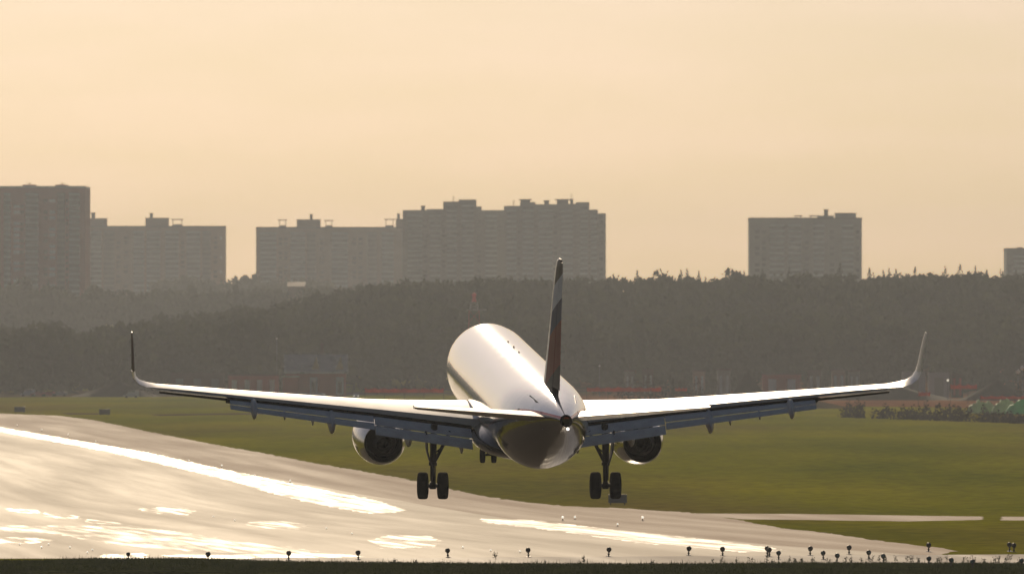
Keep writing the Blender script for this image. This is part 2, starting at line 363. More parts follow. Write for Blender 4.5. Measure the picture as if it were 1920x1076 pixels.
# single spruces and leafy crowns that stand out along the ridge
def tree(kind, px, ytop, d, h, label, group):
    x = (px - CX) * d / F; ztop = CAMZ + (YH - ytop) * d / F
    o = empty('spruce_tree' if kind == 'spruce' else 'leafy_tree', (x, d, ztop - h), label, 'tree', group)
    quads_mesh('crown', crown_quads(kind, h, h * (.3 if kind == 'spruce' else .3), 300, 1.7), M_TREE2 if kind == 'spruce' else M_TREE, o)
    quads_mesh('trunk', trunk_quads(h, .35), M_TRUNK, o)
    return o
RIDGE = [(1195, 506), (1243, 507, 'l'), (1277, 505), (1288, 503), (1310, 507), (1373, 503), (1381, 501, 'l'), (1395, 508), (1429, 504), (1480, 501), (1510, 505, 'l'), (1560, 508, 'l'), (1575, 493), (1596, 505, 'l'),
         (1630, 501), (1656, 505), (1667, 503), (1680, 504), (1697, 503, 'l'), (1716, 500), (1748, 506, 'l'), (1772, 499), (1800, 495), (1829, 498), (1850, 505), (1876, 503), (1905, 506),
         (760, 520, 'l'), (795, 516), (831, 517, 'l'), (935, 515, 'l'), (985, 515), (90, 524), (40, 516, 'l'), (126, 529), (1150, 513)]
for t in RIDGE:
    k = 'leafy' if len(t) > 2 else 'spruce'
    left = t[0] < 200
    tree(k, t[0], t[1], 3700 if left else 2945, random.uniform(17, 22),
         'pointed spruce standing up from the hazy belt of trees below the left tower block' if left and k == 'spruce' else
         'round leafy crown in the hazy belt of trees below the left tower block' if left else
         ('pointed spruce rising above the wooded ridge line against the sky or blocks' if k == 'spruce' else 'rounded leafy crown rising above the wooded ridge line'),
         ('spruces in the hazy belt' if left else 'spruces on the ridge') if k == 'spruce' else ('leafy trees in the hazy belt' if left else 'leafy trees on the ridge'))

# ------------------------------------------------------------------ apartment blocks
M_PINK = mat('pink_render', (.46, .17, .14), .85, var=.12, scale=.1)
M_BEIGE = mat('beige_panel', (.40, .29, .21), .85, var=.12, scale=.1)
M_GREY = mat('grey_panel', (.26, .27, .24), .85, var=.12, scale=.1)
M_LOGGIA = mat('loggia_panel', (.48, .56, .54), .6, var=.15, scale=.2)
M_LOGD = mat('loggia_glazing', (.07, .085, .085), .3, var=.4, scale=.25)
M_WIN = mat('window_glass', (.02, .025, .03), .15, var=.3, scale=.3)
M_WINL = mat('pale_curtained_glass', (.85, .88, .85), .3, var=.1, scale=.3)
M_ROOF = mat('roof_felt', (.12, .10, .09), .7, var=.3, scale=.3)
M_TIN = mat('sheet_metal_roof', (.5, .48, .45), .3, metal=.6, var=.2, scale=.3)
def block(label, px0, px1, ytop, d, wall, blocks=(), cols=(), nfl=22, depth=22, canopies=(), vents=(), wins=(), tin=False, rz=0, profile=None, antennas=()):
    s = d / F; x0, x1 = (px0 - CX) * s, (px1 - CX) * s; z1 = CAMZ + (YH - ytop) * s
    xc = (x0 + x1) / 2; z0 = gz(xc, d) - 3; H = z1 - z0; W = x1 - x0
    o = empty('apartment_block', (xc, d, z0), label, 'building', 'apartment blocks on the horizon', R(rz))
    X = lambda px: (px - CX) * s - xc
    Z = lambda py: CAMZ + (YH - py) * s - z0
    body = MB()
    if profile:                                        # stepped outline, every bay with its own depth
        for i, (a, b, y) in enumerate(profile):
            body.box(((X(a) + X(b)) / 2, depth / 2 + (i % 2) * 1.2, Z(y) / 2), (X(b) - X(a), depth, Z(y)))
    else: body.box((0, depth / 2, H / 2), (W, depth, H))
    body.build('wall', wall, o)
    if not profile:
        pr = MB()
        for (c, sz) in (((0, .15, H + .35), (W + .4, .4, .9)), ((0, depth - .15, H + .35), (W + .4, .4, .9)), ((-W / 2, depth / 2, H + .35), (.4, depth - .7, .9)), ((W / 2, depth / 2, H + .35), (.4, depth - .7, .9))): pr.box(c, sz)
        pr.build('parapet', M_TIN if tin else M_ROOF, o)
    for (a, b, y) in blocks:
        k = MB().box(((X(a) + X(b)) / 2, depth / 2, (H + Z(y)) / 2 - .1), (X(b) - X(a), depth * .5, Z(y) - H + .2))
        k.box(((X(a) + X(b)) / 2, depth / 2, Z(y) + .15), (X(b) - X(a) + .8, depth * .5 + .8, .3)); k.build('lift_house', wall, o)
    for (a, b, y0, y1) in canopies:                    # open roof canopy on posts
        k = MB().box(((X(a) + X(b)) / 2, depth / 2, Z(y1)), (X(b) - X(a), 4, .5))
        k.box(((X(a) + X(b)) / 2, depth / 2, (Z(y0) + H) / 2), (X(b) - X(a) - 1.5, 3.4, Z(y0) - H + .6))
        for u in (X(a) + 1, X(b) - 1):
            for v in (-1.5, 1.5): k.tube((u, depth / 2 + v, H), (u, depth / 2 + v, Z(y1)), .16, n=5)
        k.build('roof_canopy', M_ROOF, o)
    for (a, y, wd) in vents: MB().box((X(a), depth / 2 - 3, (H + Z(y)) / 2 - 1), (wd, wd, Z(y) - H + 2)).box((X(a), depth / 2 - 3, Z(y)), (wd * 1.35, wd * 1.35, .5)).build('vent_stack', M_ROOF, o)
    for (a, y0, y1) in antennas:
        k = MB().tube((X(a), depth / 2, Z(y0) - 1), (X(a), depth / 2, Z(y1)), .22, .1, 5)
        for q in (.5, .75, .95): k.box((X(a), depth / 2, Z(y0) + (Z(y1) - Z(y0)) * q), (1.8, .12, .12))
        k.build('antenna', M_ROOF, o)
    fh = (H - 6) / nfl
    for (a, b, m) in cols:                             # stacks of glazed loggias
        k = MB(); wd = X(b) - X(a); zt = H - 2.5
        if profile:
            zt = min(Z(y) for (pa, pb, y) in profile if pa < (a + b) / 2 <= pb) - 2.5
        k.box(((X(a) + X(b)) / 2, -.55, zt / 2), (wd, 1.1, zt))
        nf = int(zt / fh)
        k.build('loggia', M_LOGD, o); k = MB()
        for f in range(nf): k.box(((X(a) + X(b)) / 2, -.7, f * fh + fh), (wd + .2, 1.5, fh * .42))
        k.build('balcony_parapets', m, o)
    wm = {}
    for (a, m, wd, sel) in wins:
        if m.name not in wm:
            wm[m.name] = MB().box((0, -.06, 0), (1, .14, fh * .52)).box((0, -.1, -fh * .3), (1.12, .3, fh * .06)).mesh('window', m)
        for f in range(3, nfl):
            if sel and (f * 7 + int(a)) % 10 >= sel: continue
            wo = link('window', wm[m.name], o, (X(a), 0, f * fh + fh * .9)); wo.scale.x = wd
    return o
block('tall pinkish tower block with pale window columns at far left edge of view', -60, 160, 352, 3900, M_PINK, nfl=25, tin=True, depth=24, rz=-3,
      cols=[(8, 20, M_LOGGIA), (48, 72, M_LOGGIA), (108, 122, M_GREY), (130, 150, M_LOGGIA), (-50, -20, M_LOGGIA)],
      wins=[(31, M_WINL, 3.0, 8), (41, M_WIN, 2, 7), (86, M_WIN, 2, 6), (98, M_WINL, 3.0, 7), (126, M_WIN, 1.2, 8)],
      blocks=[(40, 60, 347), (102, 120, 347)], antennas=[(50, 347, 342), (112, 347, 342)])
block('lower beige apartment slab with two lift houses, right beside the tall pinkish tower', 156, 422, 426, 4800, M_BEIGE, nfl=19, depth=18,
      cols=[(170, 190, M_LOGGIA), (195, 214, M_GREY), (250, 270, M_LOGGIA), (275, 300, M_LOGGIA), (310, 335, M_LOGGIA), (350, 375, M_LOGGIA), (380, 395, M_GREY)],
      wins=[(222, M_WIN, 2.4, 7), (236, M_WIN, 2.4, 6), (342, M_WIN, 2.2, 8), (404, M_WIN, 2, 7), (414, M_WINL, 1.6, 3)],
      blocks=[(160, 199, 410), (272, 315, 409)], vents=[(174, 399, 2.2), (283, 400, 1.8)], canopies=[(320, 343, 421, 411)])
block('long beige apartment slab with flat roof canopies, left of the stepped grey blocks', 480, 758, 428, 4750, M_BEIGE, nfl=19, depth=18,
      cols=[(488, 518, M_LOGGIA), (545, 572, M_LOGGIA), (576, 592, M_GREY), (622, 652, M_LOGGIA), (690, 706, M_GREY), (716, 738, M_LOGGIA)],
      wins=[(526, M_WIN, 2.2, 7), (536, M_WIN, 2.2, 6), (604, M_WIN, 2.4, 7), (664, M_WIN, 2.2, 6), (676, M_WIN, 2.2, 7)],
      blocks=[(556, 600, 412), (742, 757, 411)], vents=[(583, 402, 1.6), (747, 401, 1.6)], canopies=[(520, 538, 423, 412), (607, 625, 423, 413), (720, 740, 423, 411)])
block('wide stepped grey apartment block, tallest of the pair behind the tail fin', 755, 945, 393, 4250, M_GREY, nfl=23,
      profile=[(755, 800, 394), (800, 831, 392), (831, 860, 378), (860, 893, 374), (893, 903, 387), (903, 945, 394)],
      cols=[(764, 792, M_LOGGIA), (806, 826, M_LOGGIA), (838, 856, M_LOGGIA), (866, 888, M_LOGGIA), (910, 932, M_LOGGIA)],
      wins=[(797, M_WIN, 2, 7), (832, M_WIN, 1.6, 7), (898, M_WIN, 2, 7)], vents=[(793, 386, 2)], antennas=[(850, 378, 367)], )
block('stepped grey apartment block with crowded roofline, right half of the pair behind the tail fin', 945, 1137, 384, 4200, M_GREY, nfl=23,
      profile=[(945, 975, 386), (975, 1004, 379), (1004, 1045, 383), (1045, 1080, 382), (1080, 1105, 379), (1105, 1121, 393), (1121, 1136, 400)],
      cols=[(950, 968, M_LOGGIA), (980, 1000, M_LOGGIA), (1010, 1036, M_LOGGIA), (1052, 1074, M_LOGGIA), (1088, 1102, M_LOGGIA), (1108, 1119, M_LOGGIA)],
      wins=[(973, M_WIN, 1.6, 7), (1041, M_WIN, 2, 7), (1127, M_WIN, 2.2, 7)], vents=[(985, 374, 5), (1025, 376, 2.5), (1055, 374, 6), (1072, 374, 1.6)], antennas=[(963, 386, 375), (1072, 382, 362)])
block('lone square apartment block standing apart above the wood at right', 1405, 1616, 411, 4000, M_GREY, nfl=20,
      cols=[(1443, 1470, M_LOGGIA), (1478, 1502, M_LOGGIA), (1525, 1545, M_LOGGIA), (1578, 1600, M_LOGGIA)],
      wins=[(1420, M_WIN, 2.4, 7), (1432, M_WIN, 2, 6), (1512, M_WIN, 2.2, 7), (1535, M_WINL, 1.4, 4), (1560, M_WIN, 2.2, 7), (1608, M_WIN, 1.6, 7)],
      blocks=[(1536, 1564, 405), (1568, 1606, 400)], vents=[(1550, 393, 2.0)], canopies=[(1490, 1506, 410, 404), (1518, 1538, 410, 404)])
block('small apartment block cut off by the right edge of view', 1887, 1990, 468, 4100, M_GREY, nfl=16, cols=[(1900, 1925, M_LOGGIA)], wins=[(1893, M_WIN, 2, 7)], vents=[(1914, 464, 2)])
def low_hall():
    d = 3700; s = d / F; x0, x1 = (540 - CX) * s, (570 - CX) * s; z1 = CAMZ + (YH - 537) * s
    z0 = gz((x0 + x1) / 2, d); xc = (x0 + x1) / 2
    o = empty('warehouse', (xc, d, z0), 'long low pale-roofed hall at the foot of the beige slab', 'building')
    W, H = x1 - x0, z1 - z0
    MB().box((0, 12, H / 2), (W, 24, H)).build('wall', M_BEIGE, o)
    MB().loft([[(x, -1, H), (x, 25, H), (x, 12, H + 2.2)] for x in (-W / 2 - .5, W / 2 + .5)]).build('roof', M_BEIGE, o)
low_hall()
# ------------------------------------------------------------------ airliner (y = 31.5 - station, z = height over the fuselage axis)
S0 = 31.5
def livery():
    """Silver fuselage over a dark blue belly that sweeps up to the tail, thin orange-red line between."""
    m = bpy.data.materials.new('fuselage_paint'); m.use_nodes = True; t = m.node_tree; b = t.nodes['Principled BSDF']
    co = t.nodes.new('ShaderNodeTexCoord'); sx = t.nodes.new('ShaderNodeSeparateXYZ'); t.links.new(co.outputs['Object'], sx.inputs[0])
    fc = t.nodes.new('ShaderNodeFloatCurve')            # height of the colour line along the fuselage
    mr = t.nodes.new('ShaderNodeMapRange'); mr.inputs[1].default_value = -13; mr.inputs[2].default_value = 31.5; t.links.new(sx.outputs[1], mr.inputs[0])
    c = fc.mapping.curves[0]; pts = [(0, .80), (.12, .76), (.2, .66), (.26, .53), (.32, .42), (.42, .31), (.6, .26), (1, .26)]
    while len(c.points) < len(pts): c.points.new(.5, .5)
    for p, (a, q) in zip(c.points, pts): p.location = (a, q)
    fc.mapping.update(); t.links.new(mr.outputs[0], fc.inputs['Value'])
    z = t.nodes.new('ShaderNodeMapRange'); z.inputs[1].default_value = -2; z.inputs[2].default_value = 2; t.links.new(sx.outputs[2], z.inputs[0])
    sub = t.nodes.new('ShaderNodeMath'); sub.operation = 'SUBTRACT'; t.links.new(z.outputs[0], sub.inputs[0]); t.links.new(fc.outputs[0], sub.inputs[1])
    r = t.nodes.new('ShaderNodeValToRGB'); r.color_ramp.interpolation = 'CONSTANT'
    e = r.color_ramp.elements; e[0].position = 0; e[0].color = (.012, .016, .035, 1); e[1].position = .5; e[1].color = (.45, .03, .02, 1)
    q = e.new(.522); q.color = (.90, .91, .93, 1)
    ad = t.nodes.new('ShaderNodeMath'); ad.operation = 'ADD'; ad.inputs[1].default_value = .5
    t.links.new(sub.outputs[0], ad.inputs[0]); t.links.new(ad.outputs[0], r.inputs[0]); t.links.new(r.outputs[0], b.inputs['Base Color'])
    n = t.nodes.new('ShaderNodeTexNoise'); n.inputs['Scale'].default_value = 1.2; n.inputs['Detail'].default_value = 5; t.links.new(co.outputs['Object'], n.inputs['Vector'])
    m2 = t.nodes.new('ShaderNodeMapRange'); m2.inputs[3].default_value = .11; m2.inputs[4].default_value = .2; t.links.new(n.outputs['Fac'], m2.inputs[0]); t.links.new(m2.outputs[0], b.inputs['Roughness'])
    bn = t.nodes.new('ShaderNodeBump'); bn.inputs['Strength'].default_value = 1; bn.inputs['Distance'].default_value = .012
    nb = t.nodes.new('ShaderNodeTexNoise'); nb.inputs['Scale'].default_value = .9; nb.inputs['Detail'].default_value = 2; t.links.new(co.outputs['Object'], nb.inputs['Vector'])
    t.links.new(nb.outputs['Fac'], bn.inputs['Height']); t.links.new(bn.outputs[0], b.inputs['Normal'])   # slightly wavy sheet metal
    b.inputs['Metallic'].default_value = .78; b.inputs['Coat Weight'].default_value = .4; b.inputs['Coat Roughness'].default_value = .06
    return m
def fin_paint():
    """Dark blue fin with a slanted white, blue and red wave."""
    m = bpy.data.materials.new('fin_paint'); m.use_nodes = True; t = m.node_tree; b = t.nodes['Principled BSDF']
    co = t.nodes.new('ShaderNodeTexCoord'); sx = t.nodes.new('ShaderNodeSeparateXYZ'); t.links.new(co.outputs['Object'], sx.inputs[0])
    k = t.nodes.new('ShaderNodeMath'); k.operation = 'MULTIPLY_ADD'; k.inputs[1].default_value = .28; t.links.new(sx.outputs[1], k.inputs[0]); t.links.new(sx.outputs[2], k.inputs[2])
    mr = t.nodes.new('ShaderNodeMapRange'); mr.inputs[1].default_value = -2; mr.inputs[2].default_value = 6.5; t.links.new(k.outputs[0], mr.inputs[0])
    r = t.nodes.new('ShaderNodeValToRGB'); r.color_ramp.interpolation = 'CONSTANT'; e = r.color_ramp.elements
    e[0].position = 0; e[0].color = (.03, .025, .03, 1); e[1].position = .28; e[1].color = (.24, .014, .012, 1)
    for p, c in ((.49, (.015, .04, .15)), (.59, (.82, .86, .92)), (.70, (.02, .022, .03)), (.975, (.75, .75, .75))):
        q = e.new(p); q.color = (*c, 1)
    t.links.new(mr.outputs[0], r.inputs[0]); t.links.new(r.outputs[0], b.inputs['Base Color'])
    n = t.nodes.new('ShaderNodeTexNoise'); n.inputs['Scale'].default_value = .8; t.links.new(co.outputs['Object'], n.inputs['Vector'])
    m2 = t.nodes.new('ShaderNodeMapRange'); m2.inputs[3].default_value = .42; m2.inputs[4].default_value = .55; t.links.new(n.outputs['Fac'], m2.inputs[0]); t.links.new(m2.outputs[0], b.inputs['Roughness'])
    b.inputs['Specular IOR Level'].default_value = .25
    return m
M_FUS = livery(); M_FIN = fin_paint()
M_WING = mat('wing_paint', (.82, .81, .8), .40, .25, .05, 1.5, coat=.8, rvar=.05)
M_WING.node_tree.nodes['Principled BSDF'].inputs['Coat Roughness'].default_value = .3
M_FLAP = mat('flap_paint', (.95, .88, .80), .5, .0, .12, 2.0, rvar=.08)
M_COVE = mat('flap_cove_shade', (.008, .008, .008), .8, 0, .3, 3, spec=.04)
M_AIL = mat('aileron_shade', (.02, .018, .016), .8, 0, .3, 3, spec=.04)  # near-black colour stands for the shaded underside
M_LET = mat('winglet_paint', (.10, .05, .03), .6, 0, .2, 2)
M_NAC = mat('nacelle_paint', (.62, .61, .6), .2, .7, .1, 2, coat=.6, rvar=.05)
M_BLK = mat('exhaust_black', (.006, .006, .006), .8, 0, .3, 6, spec=0)  # near-black for the exhaust pipe, bypass duct and plug
M_CORE = mat('hot_section_metal', (.06, .058, .055), .5, .5, .3, 5)
M_TYRE = mat('tyre_rubber', (.008, .008, .008), .9, 0, .3, 8, spec=.04)
M_GEAR = mat('gear_steel', (.03, .03, .03), .5, .3, .3, 6)
M_HUB = mat('wheel_hub', (.10, .10, .10), .4, .7, .2, 6)
M_DOOR = mat('gear_door_paint', (.07, .07, .08), .5, 0, .2, 4)
M_LIGHT = glow('tail_light', (1, .95, .85), 6)
M_SEAL = mat('dark_seal', (.05, .055, .065), .4, 0, .3, 4)
YAW, PIT = R(4.8), R(4.8)
ROT = Matrix.Rotation(YAW, 4, 'Z') @ Matrix.Rotation(PIT, 4, 'X')
AX = P(1010, 787, 341)
OFF = Vector((0, -(S0 - 21.97), 4.35))                 # from the gear contact point back to the axis origin
plane = empty('airliner', AX - (ROT @ OFF), 'silver twin-engine airliner landing nose up, seen from behind with gear and flaps down', 'airliner')
plane.rotation_euler = ROT.to_euler()
def part(mb, name, m, parent=None, smooth=40):
    return mb.build(name, m, parent or plane, smooth, OFF if parent is None else (0, 0, 0))
FUS = [(0, -.5, -.6, .05), (.15, -.2, -.85, .3), (.5, .1, -1.15, .65), (1.5, .75, -1.6, 1.18), (2.5, 1.45, -1.85, 1.55), (3.5, 1.85, -2.0, 1.78), (4.5, 2.02, -2.05, 1.9), (6, 2.07, -2.07, 1.975)] + \
      [(s, 2.07, -2.07, 1.975) for s in (10, 14, 18, 22, 26, 29, 30.5)] + \
      [(31.5, 2.07, -2.06, 1.975), (32.5, 2.07, -2.0, 1.965), (33.5, 2.06, -1.88, 1.92), (34.5, 2.05, -1.7, 1.85), (36, 2.02, -1.34, 1.68), (37, 1.99, -1.08, 1.54), (38, 1.95, -.8, 1.39), (39, 1.9, -.52, 1.23), (40, 1.84, -.23, 1.06),
       (41, 1.77, .06, .87), (42, 1.68, .34, .68), (43, 1.55, .62, .49), (43.8, 1.43, .8, .34), (44.3, 1.34, .9, .25)]
def ring(s, t, b, hw, n=56):
    zc, hh = (t + b) / 2, (t - b) / 2
    return [(hw * math.sin(2 * math.pi * i / n), S0 - s, zc + hh * math.cos(2 * math.pi * i / n)) for i in range(n)]
fus = part(MB().loft([ring(*f) for f in FUS]), 'fuselage', M_FUS, smooth=50)
# auxiliary-power exhaust at the tail tip, tail light, small antennas
k = MB().revolve([(.25, S0 - 44.3), (.24, S0 - 44.62), (.18, S0 - 44.62), (.17, S0 - 44.2), (.01, S0 - 44.2)], (0, 0, 1.12), 24); part(k, 'exhaust_pipe', M_BLK)
part(MB().ball((.06, S0 - 44.55, .80), .06, 2), 'tail_light', M_LIGHT, smooth=180)
for s, h in ((15.5, .07), (18.5, .09), (21.2, .07)):
    part(MB().loft([[(-.04, S0 - s + .15, 2.03), (.04, S0 - s + .15, 2.03), (.04, S0 - s - .15, 2.03), (-.04, S0 - s - .15, 2.03)], [(-.02, S0 - s - .05, 2.05 + h), (.02, S0 - s - .05, 2.05 + h), (.02, S0 - s - .3, 2.05 + h), (-.02, S0 - s - .3, 2.05 + h)]]), 'antenna', M_SEAL)
# belly fairing
BF = [(13, -1.7, -2.02, .5), (14, -1.2, -2.2, 1.5), (15.5, -.85, -2.4, 2.0), (18, -.7, -2.5, 2.12), (22, -.7, -2.5, 2.12), (24, -.85, -2.42, 2.0), (25.8, -1.2, -2.22, 1.5), (27, -1.7, -2.04, .5)]
M_BELLY = mat('belly_paint', (.014, .018, .035), .22, .3, .2, 2, coat=.6, rvar=.05)
part(MB().loft([ring(s, t, b, h, 40) for s, t, b, h in BF]), 'belly_fairing', M_BELLY, smooth=60)

def foil(c, t, camber=.015, x0=0., x1=1., n=12):
    up, lo = [], []
    for i in range(n + 1):
        u = x0 + (x1 - x0) * (1 - math.cos(math.pi * i / n)) / 2
        th = 5 * t * (.2969 * math.sqrt(u) - .126 * u - .3516 * u * u + .2843 * u ** 3 - .1015 * u ** 4); cm = camber * 4 * u * (1 - u)
        up.append((u * c, (cm + th) * c)); lo.append((u * c, (cm - th) * c))
    return up[::-1] + lo[1:]
def section(side, y, zle, sle, c, t, inc=0., phi=0., x1=1., camber=.015):
    pts = []
    for (a, h) in foil(c, t, camber, 0, x1):
        da = a * math.cos(inc) + h * math.sin(inc); dh = -a * math.sin(inc) + h * math.cos(inc)
        pts.append((side * (y - math.sin(phi) * dh), S0 - (sle + da), zle + math.cos(phi) * dh))
    return pts
def sle(y): return 15.8 + .5206 * (y - 1.98)
def ste(y): return 22.65 - .05 * (y - 1.98) if y < 6.4 else 22.43 + (y - 6.4) * (25.25 - 22.43) / 10.5
def zsh(y): return -1.07 + .132 * (y - 2.4) + .004 * max(0, y - 8)   # height of the wing's rear edge above the flaps
def inc(y): return R(float(np.interp(y, [2, 6.4, 17], [3.3, 1.9, .3])))
def wing(side):
    ys = [1.5, 2.4, 3.5, 5, 6.4, 8, 10, 12, 13, 14.5, 16.0]
    rings = []
    for y in ys:
        c = ste(y) - sle(y); i = inc(y); t = float(np.interp(y, [1.5, 6.4, 16], [.132, .106, .095]))
        rings.append(section(side, y, zsh(y) + .8 * c * math.sin(i), sle(y), c, t, i, R(7.5), .80 if y < 15.9 else .86))
    z0 = zsh(16.0) + .03
    for (y, dz, s, c, ph) in ((16.45, .10, 23.45, 1.85, 14), (16.8, .25, 23.85, 1.75, 32), (17.0, .50, 24.45, 1.66, 58), (17.08, .82, 25.0, 1.55, 80)):
        rings.append(section(side, y, z0 + dz, s, c, .09, R(.5), R(ph)))
    w_ = part(MB().loft(rings), 'wing', M_WING, smooth=35)
    # sharklet
    rg = [section(side, y, z0 + dz, s, c, .085, 0, R(87)) for (y, dz, s, c) in ((17.08, .84, 25.02, 1.54), (17.11, 1.2, 25.45, 1.35), (17.14, 1.75, 25.95, 1.15), (17.17, 2.3, 26.5, .92), (17.19, 2.62, 26.95, .62))]
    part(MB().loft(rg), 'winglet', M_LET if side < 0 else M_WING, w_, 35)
    # shroud: thin rear edge of the upper skin over the flap cove, and the cove under it, blackened to stand for shade
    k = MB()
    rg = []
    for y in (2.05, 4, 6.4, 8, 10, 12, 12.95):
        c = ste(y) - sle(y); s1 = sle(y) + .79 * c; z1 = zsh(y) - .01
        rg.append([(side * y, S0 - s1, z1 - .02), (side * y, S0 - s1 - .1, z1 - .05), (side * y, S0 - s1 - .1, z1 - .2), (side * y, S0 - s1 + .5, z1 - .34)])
    part(k.loft(rg), 'flap_cove_shade', M_COVE, w_, 30)
    # flaps in two slotted panels, the inner pair broader
    for (ya, yb, ca, cb, d1, d2) in ((2.1, 6.37, 1.5, 1.32, 24, 40), (6.40, 12.8, 1.12, .74, 20, 34)):
        k = MB()
        for (f0, f1) in ((0, .56), (.58, 1.0)):
            rg = []
            for q in range(7):
                y = ya + (yb - ya) * q / 6; c = ca + (cb - ca) * q / 6
                s1 = sle(y) + .80 * (ste(y) - sle(y)) + .10; z1 = zsh(y) - .10 - .07 * c
                if f0: s1 += .58 * c * math.cos(R(d1)); z1 -= .58 * c * math.sin(R(d1)) + .02
                cc = c * (f1 - f0); dd = R(d2 if f0 else d1)
                rg.append(section(side, y, z1, s1, cc, .15 if f0 == 0 else .13, dd, 0, 1, .02))
            k.loft(rg)
        part(k, 'flap', M_FLAP, w_, 40)
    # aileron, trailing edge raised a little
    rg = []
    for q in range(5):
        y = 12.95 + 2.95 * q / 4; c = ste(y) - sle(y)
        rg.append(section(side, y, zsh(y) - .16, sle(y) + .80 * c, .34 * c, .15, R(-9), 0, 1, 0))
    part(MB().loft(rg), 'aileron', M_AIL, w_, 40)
    # flap track fairings: big canoes and small hinge brackets
    for (y, L_, wd, h, dz, dy) in ((4.9, 2.6, .19, .36, -.88, 0), (8.3, 2.5, .19, .42, -.62, 0), (11.75, 2.1, .16, .36, -.42, 0), (9.15, .8, .06, .18, -.62, .5), (10.4, .8, .06, .18, -.52, .5), (2.55, 1.2, .10, .3, -.95, .2)):
        s1 = sle(y) + .80 * (ste(y) - sle(y)) + .65 * (1 if L_ > 2 else .8); z1 = zsh(y) + dz
        rg = []
        for (u, a, b_) in ((1, .05, .05), (.85, .45, .4), (.6, .85, .8), (.35, 1, 1), (.12, .95, .95), (0.04, .75, .8), (-.06, .3, .42), (-.1, .06, .1)):
            zc = z1 + (.32 * u if u > 0 else 0) * (L_ / 2.5) - (.12 if u < .05 else 0) * h / .36
            rg.append([(side * y + wd * a * math.cos(2 * math.pi * j / 14), S0 - s1 - dy * 0 + u * L_ - .25, zc + h * b_ * math.sin(2 * math.pi * j / 14)) for j in range(14)])
        part(MB().loft(rg), 'flap_track_fairing', M_FLAP, w_, 50)
    return w_
for sd in (-1, 1): wing(sd)

# tail surfaces
def tail(side):
    rg = []
    for (y, z, s, c) in ((.35, .93, 37.9, 4.3), (1.0, 1.0, 38.25, 3.85), (3.5, 1.26, 39.9, 2.75), (5.9, 1.51, 41.5, 1.6), (6.12, 1.54, 41.85, 1.2)):
        rg.append(section(side, y, z - .06 * c, s, c, .11, R(-5.0), R(5.5), 1, 0))
    t_ = part(MB().loft(rg), 'tailplane', M_WING, smooth=35)
    # root seal plate the tailplane slides over
    k = MB()
    for q in range(1):
        pts = []
        for (s, z) in ((37.4, .95), (37.9, 1.62), (40.0, 1.52), (41.4, 1.2), (41.4, .5), (37.4, .5)):
            f = np.interp(s, [a[0] for a in FUS], range(len(FUS))); i = int(f); u = f - i
            A, B = FUS[i], FUS[min(i + 1, len(FUS) - 1)]
            tt, bb, hw = [A[j] + (B[j] - A[j]) * u for j in (1, 2, 3)]
            zc, hh = (tt + bb) / 2, (tt - bb) / 2
            x = hw * math.sqrt(max(.02, 1 - ((z - zc) / hh) ** 2))
            pts.append(((x + .02) * side, S0 - s, z))
        k.loft([pts, [(p[0] - .12 * side, p[1], p[2] - .05) for p in pts]])
    part(k, 'seal_plate', M_SEAL, t_, 20)
for sd in (-1, 1): tail(sd)
FS = [(1.6, 34.4, 7.2, .06), (2.1, 35.1, 6.25, .07), (2.6, 35.6, 5.85, .07), (4.0, 36.85, 4.8, .07), (5.8, 38.4, 3.6, .075), (7.15, 39.75, 2.6, .08), (7.45, 40.2, 2.1, .08), (7.55, 40.8, 1.2, .05)]
def upright(s, c, t, z, x0=0., x1=1.):
    f = foil(c, t, 0, x0, x1)
    return [(h, S0 - (s + a), z) for (a, h) in f]
fin = part(MB().loft([upright(s, c, t, z, .30, .70) for z, s, c, t in FS]), 'fin', M_FIN, smooth=35)
part(MB().loft([upright(s, c, t, z, .71, 1.0) for z, s, c, t in FS[1:-1]]), 'rudder', M_FIN, fin, 35)
part(MB().loft([upright(s, c, t, z, 0, .297) for z, s, c, t in FS]), 'sunlit_leading_edge', M_WING, fin, 35)  # pale front strip of the fin stands for sunlight along it

# engines
def engine(side):
    c = Vector((side * 5.75, 0, -2.2))
    n = MB().revolve([(.92, S0 - 13.95), (1.0, S0 - 13.75), (1.06, S0 - 13.9), (1.13, S0 - 14.5), (1.17, S0 - 15.3), (1.15, S0 - 16.3), (1.07, S0 - 17.3), (.96, S0 - 18.1), (.86, S0 - 18.6), (.835, S0 - 18.6), (.84, S0 - 17.8), (.86, S0 - 16.6), (.02, S0 - 16.2)], c, 48)
    e_ = part(n, 'engine', M_NAC, smooth=40)
    part(MB().revolve([(.83, S0 - 18.58), (.822, S0 - 17.6), (.82, S0 - 16.75), (.3, S0 - 16.7)], c, 48), 'bypass_duct', M_BLK, e_, 40)
    part(MB().revolve([(.66, S0 - 16.8), (.66, S0 - 17.4), (.58, S0 - 18.2), (.46, S0 - 18.95), (.36, S0 - 19.3), (.335, S0 - 19.3), (.36, S0 - 18.6), (.38, S0 - 18.1), (.02, S0 - 18.05)], c, 40), 'core_nozzle', M_CORE, e_, 40)
    part(MB().revolve([(.335, S0 - 19.28), (.35, S0 - 18.5), (.36, S0 - 18.15), (.24, S0 - 18.14), (.17, S0 - 18.9), (.05, S0 - 19.15), (.005, S0 - 19.18)], c, 32), 'exhaust_plug', M_BLK, e_, 40)
    rg = []
    for (s, zt, zb, hw) in ((14.9, -1.15, -1.3, .06), (15.6, -.95, -1.4, .16), (17.2, -.72, -1.4, .2), (19, -.75, -1.62, .19), (20.2, -.95, -1.35, .12), (21, -1.0, -1.1, .04)):
        rg.append([(side * 5.75 - hw, S0 - s, zb), (side * 5.75 + hw, S0 - s, zb), (side * 5.75 + hw, S0 - s, zt), (side * 5.75 - hw, S0 - s, zt)])
    part(MB().loft(rg), 'pylon', M_WING, e_, 30)
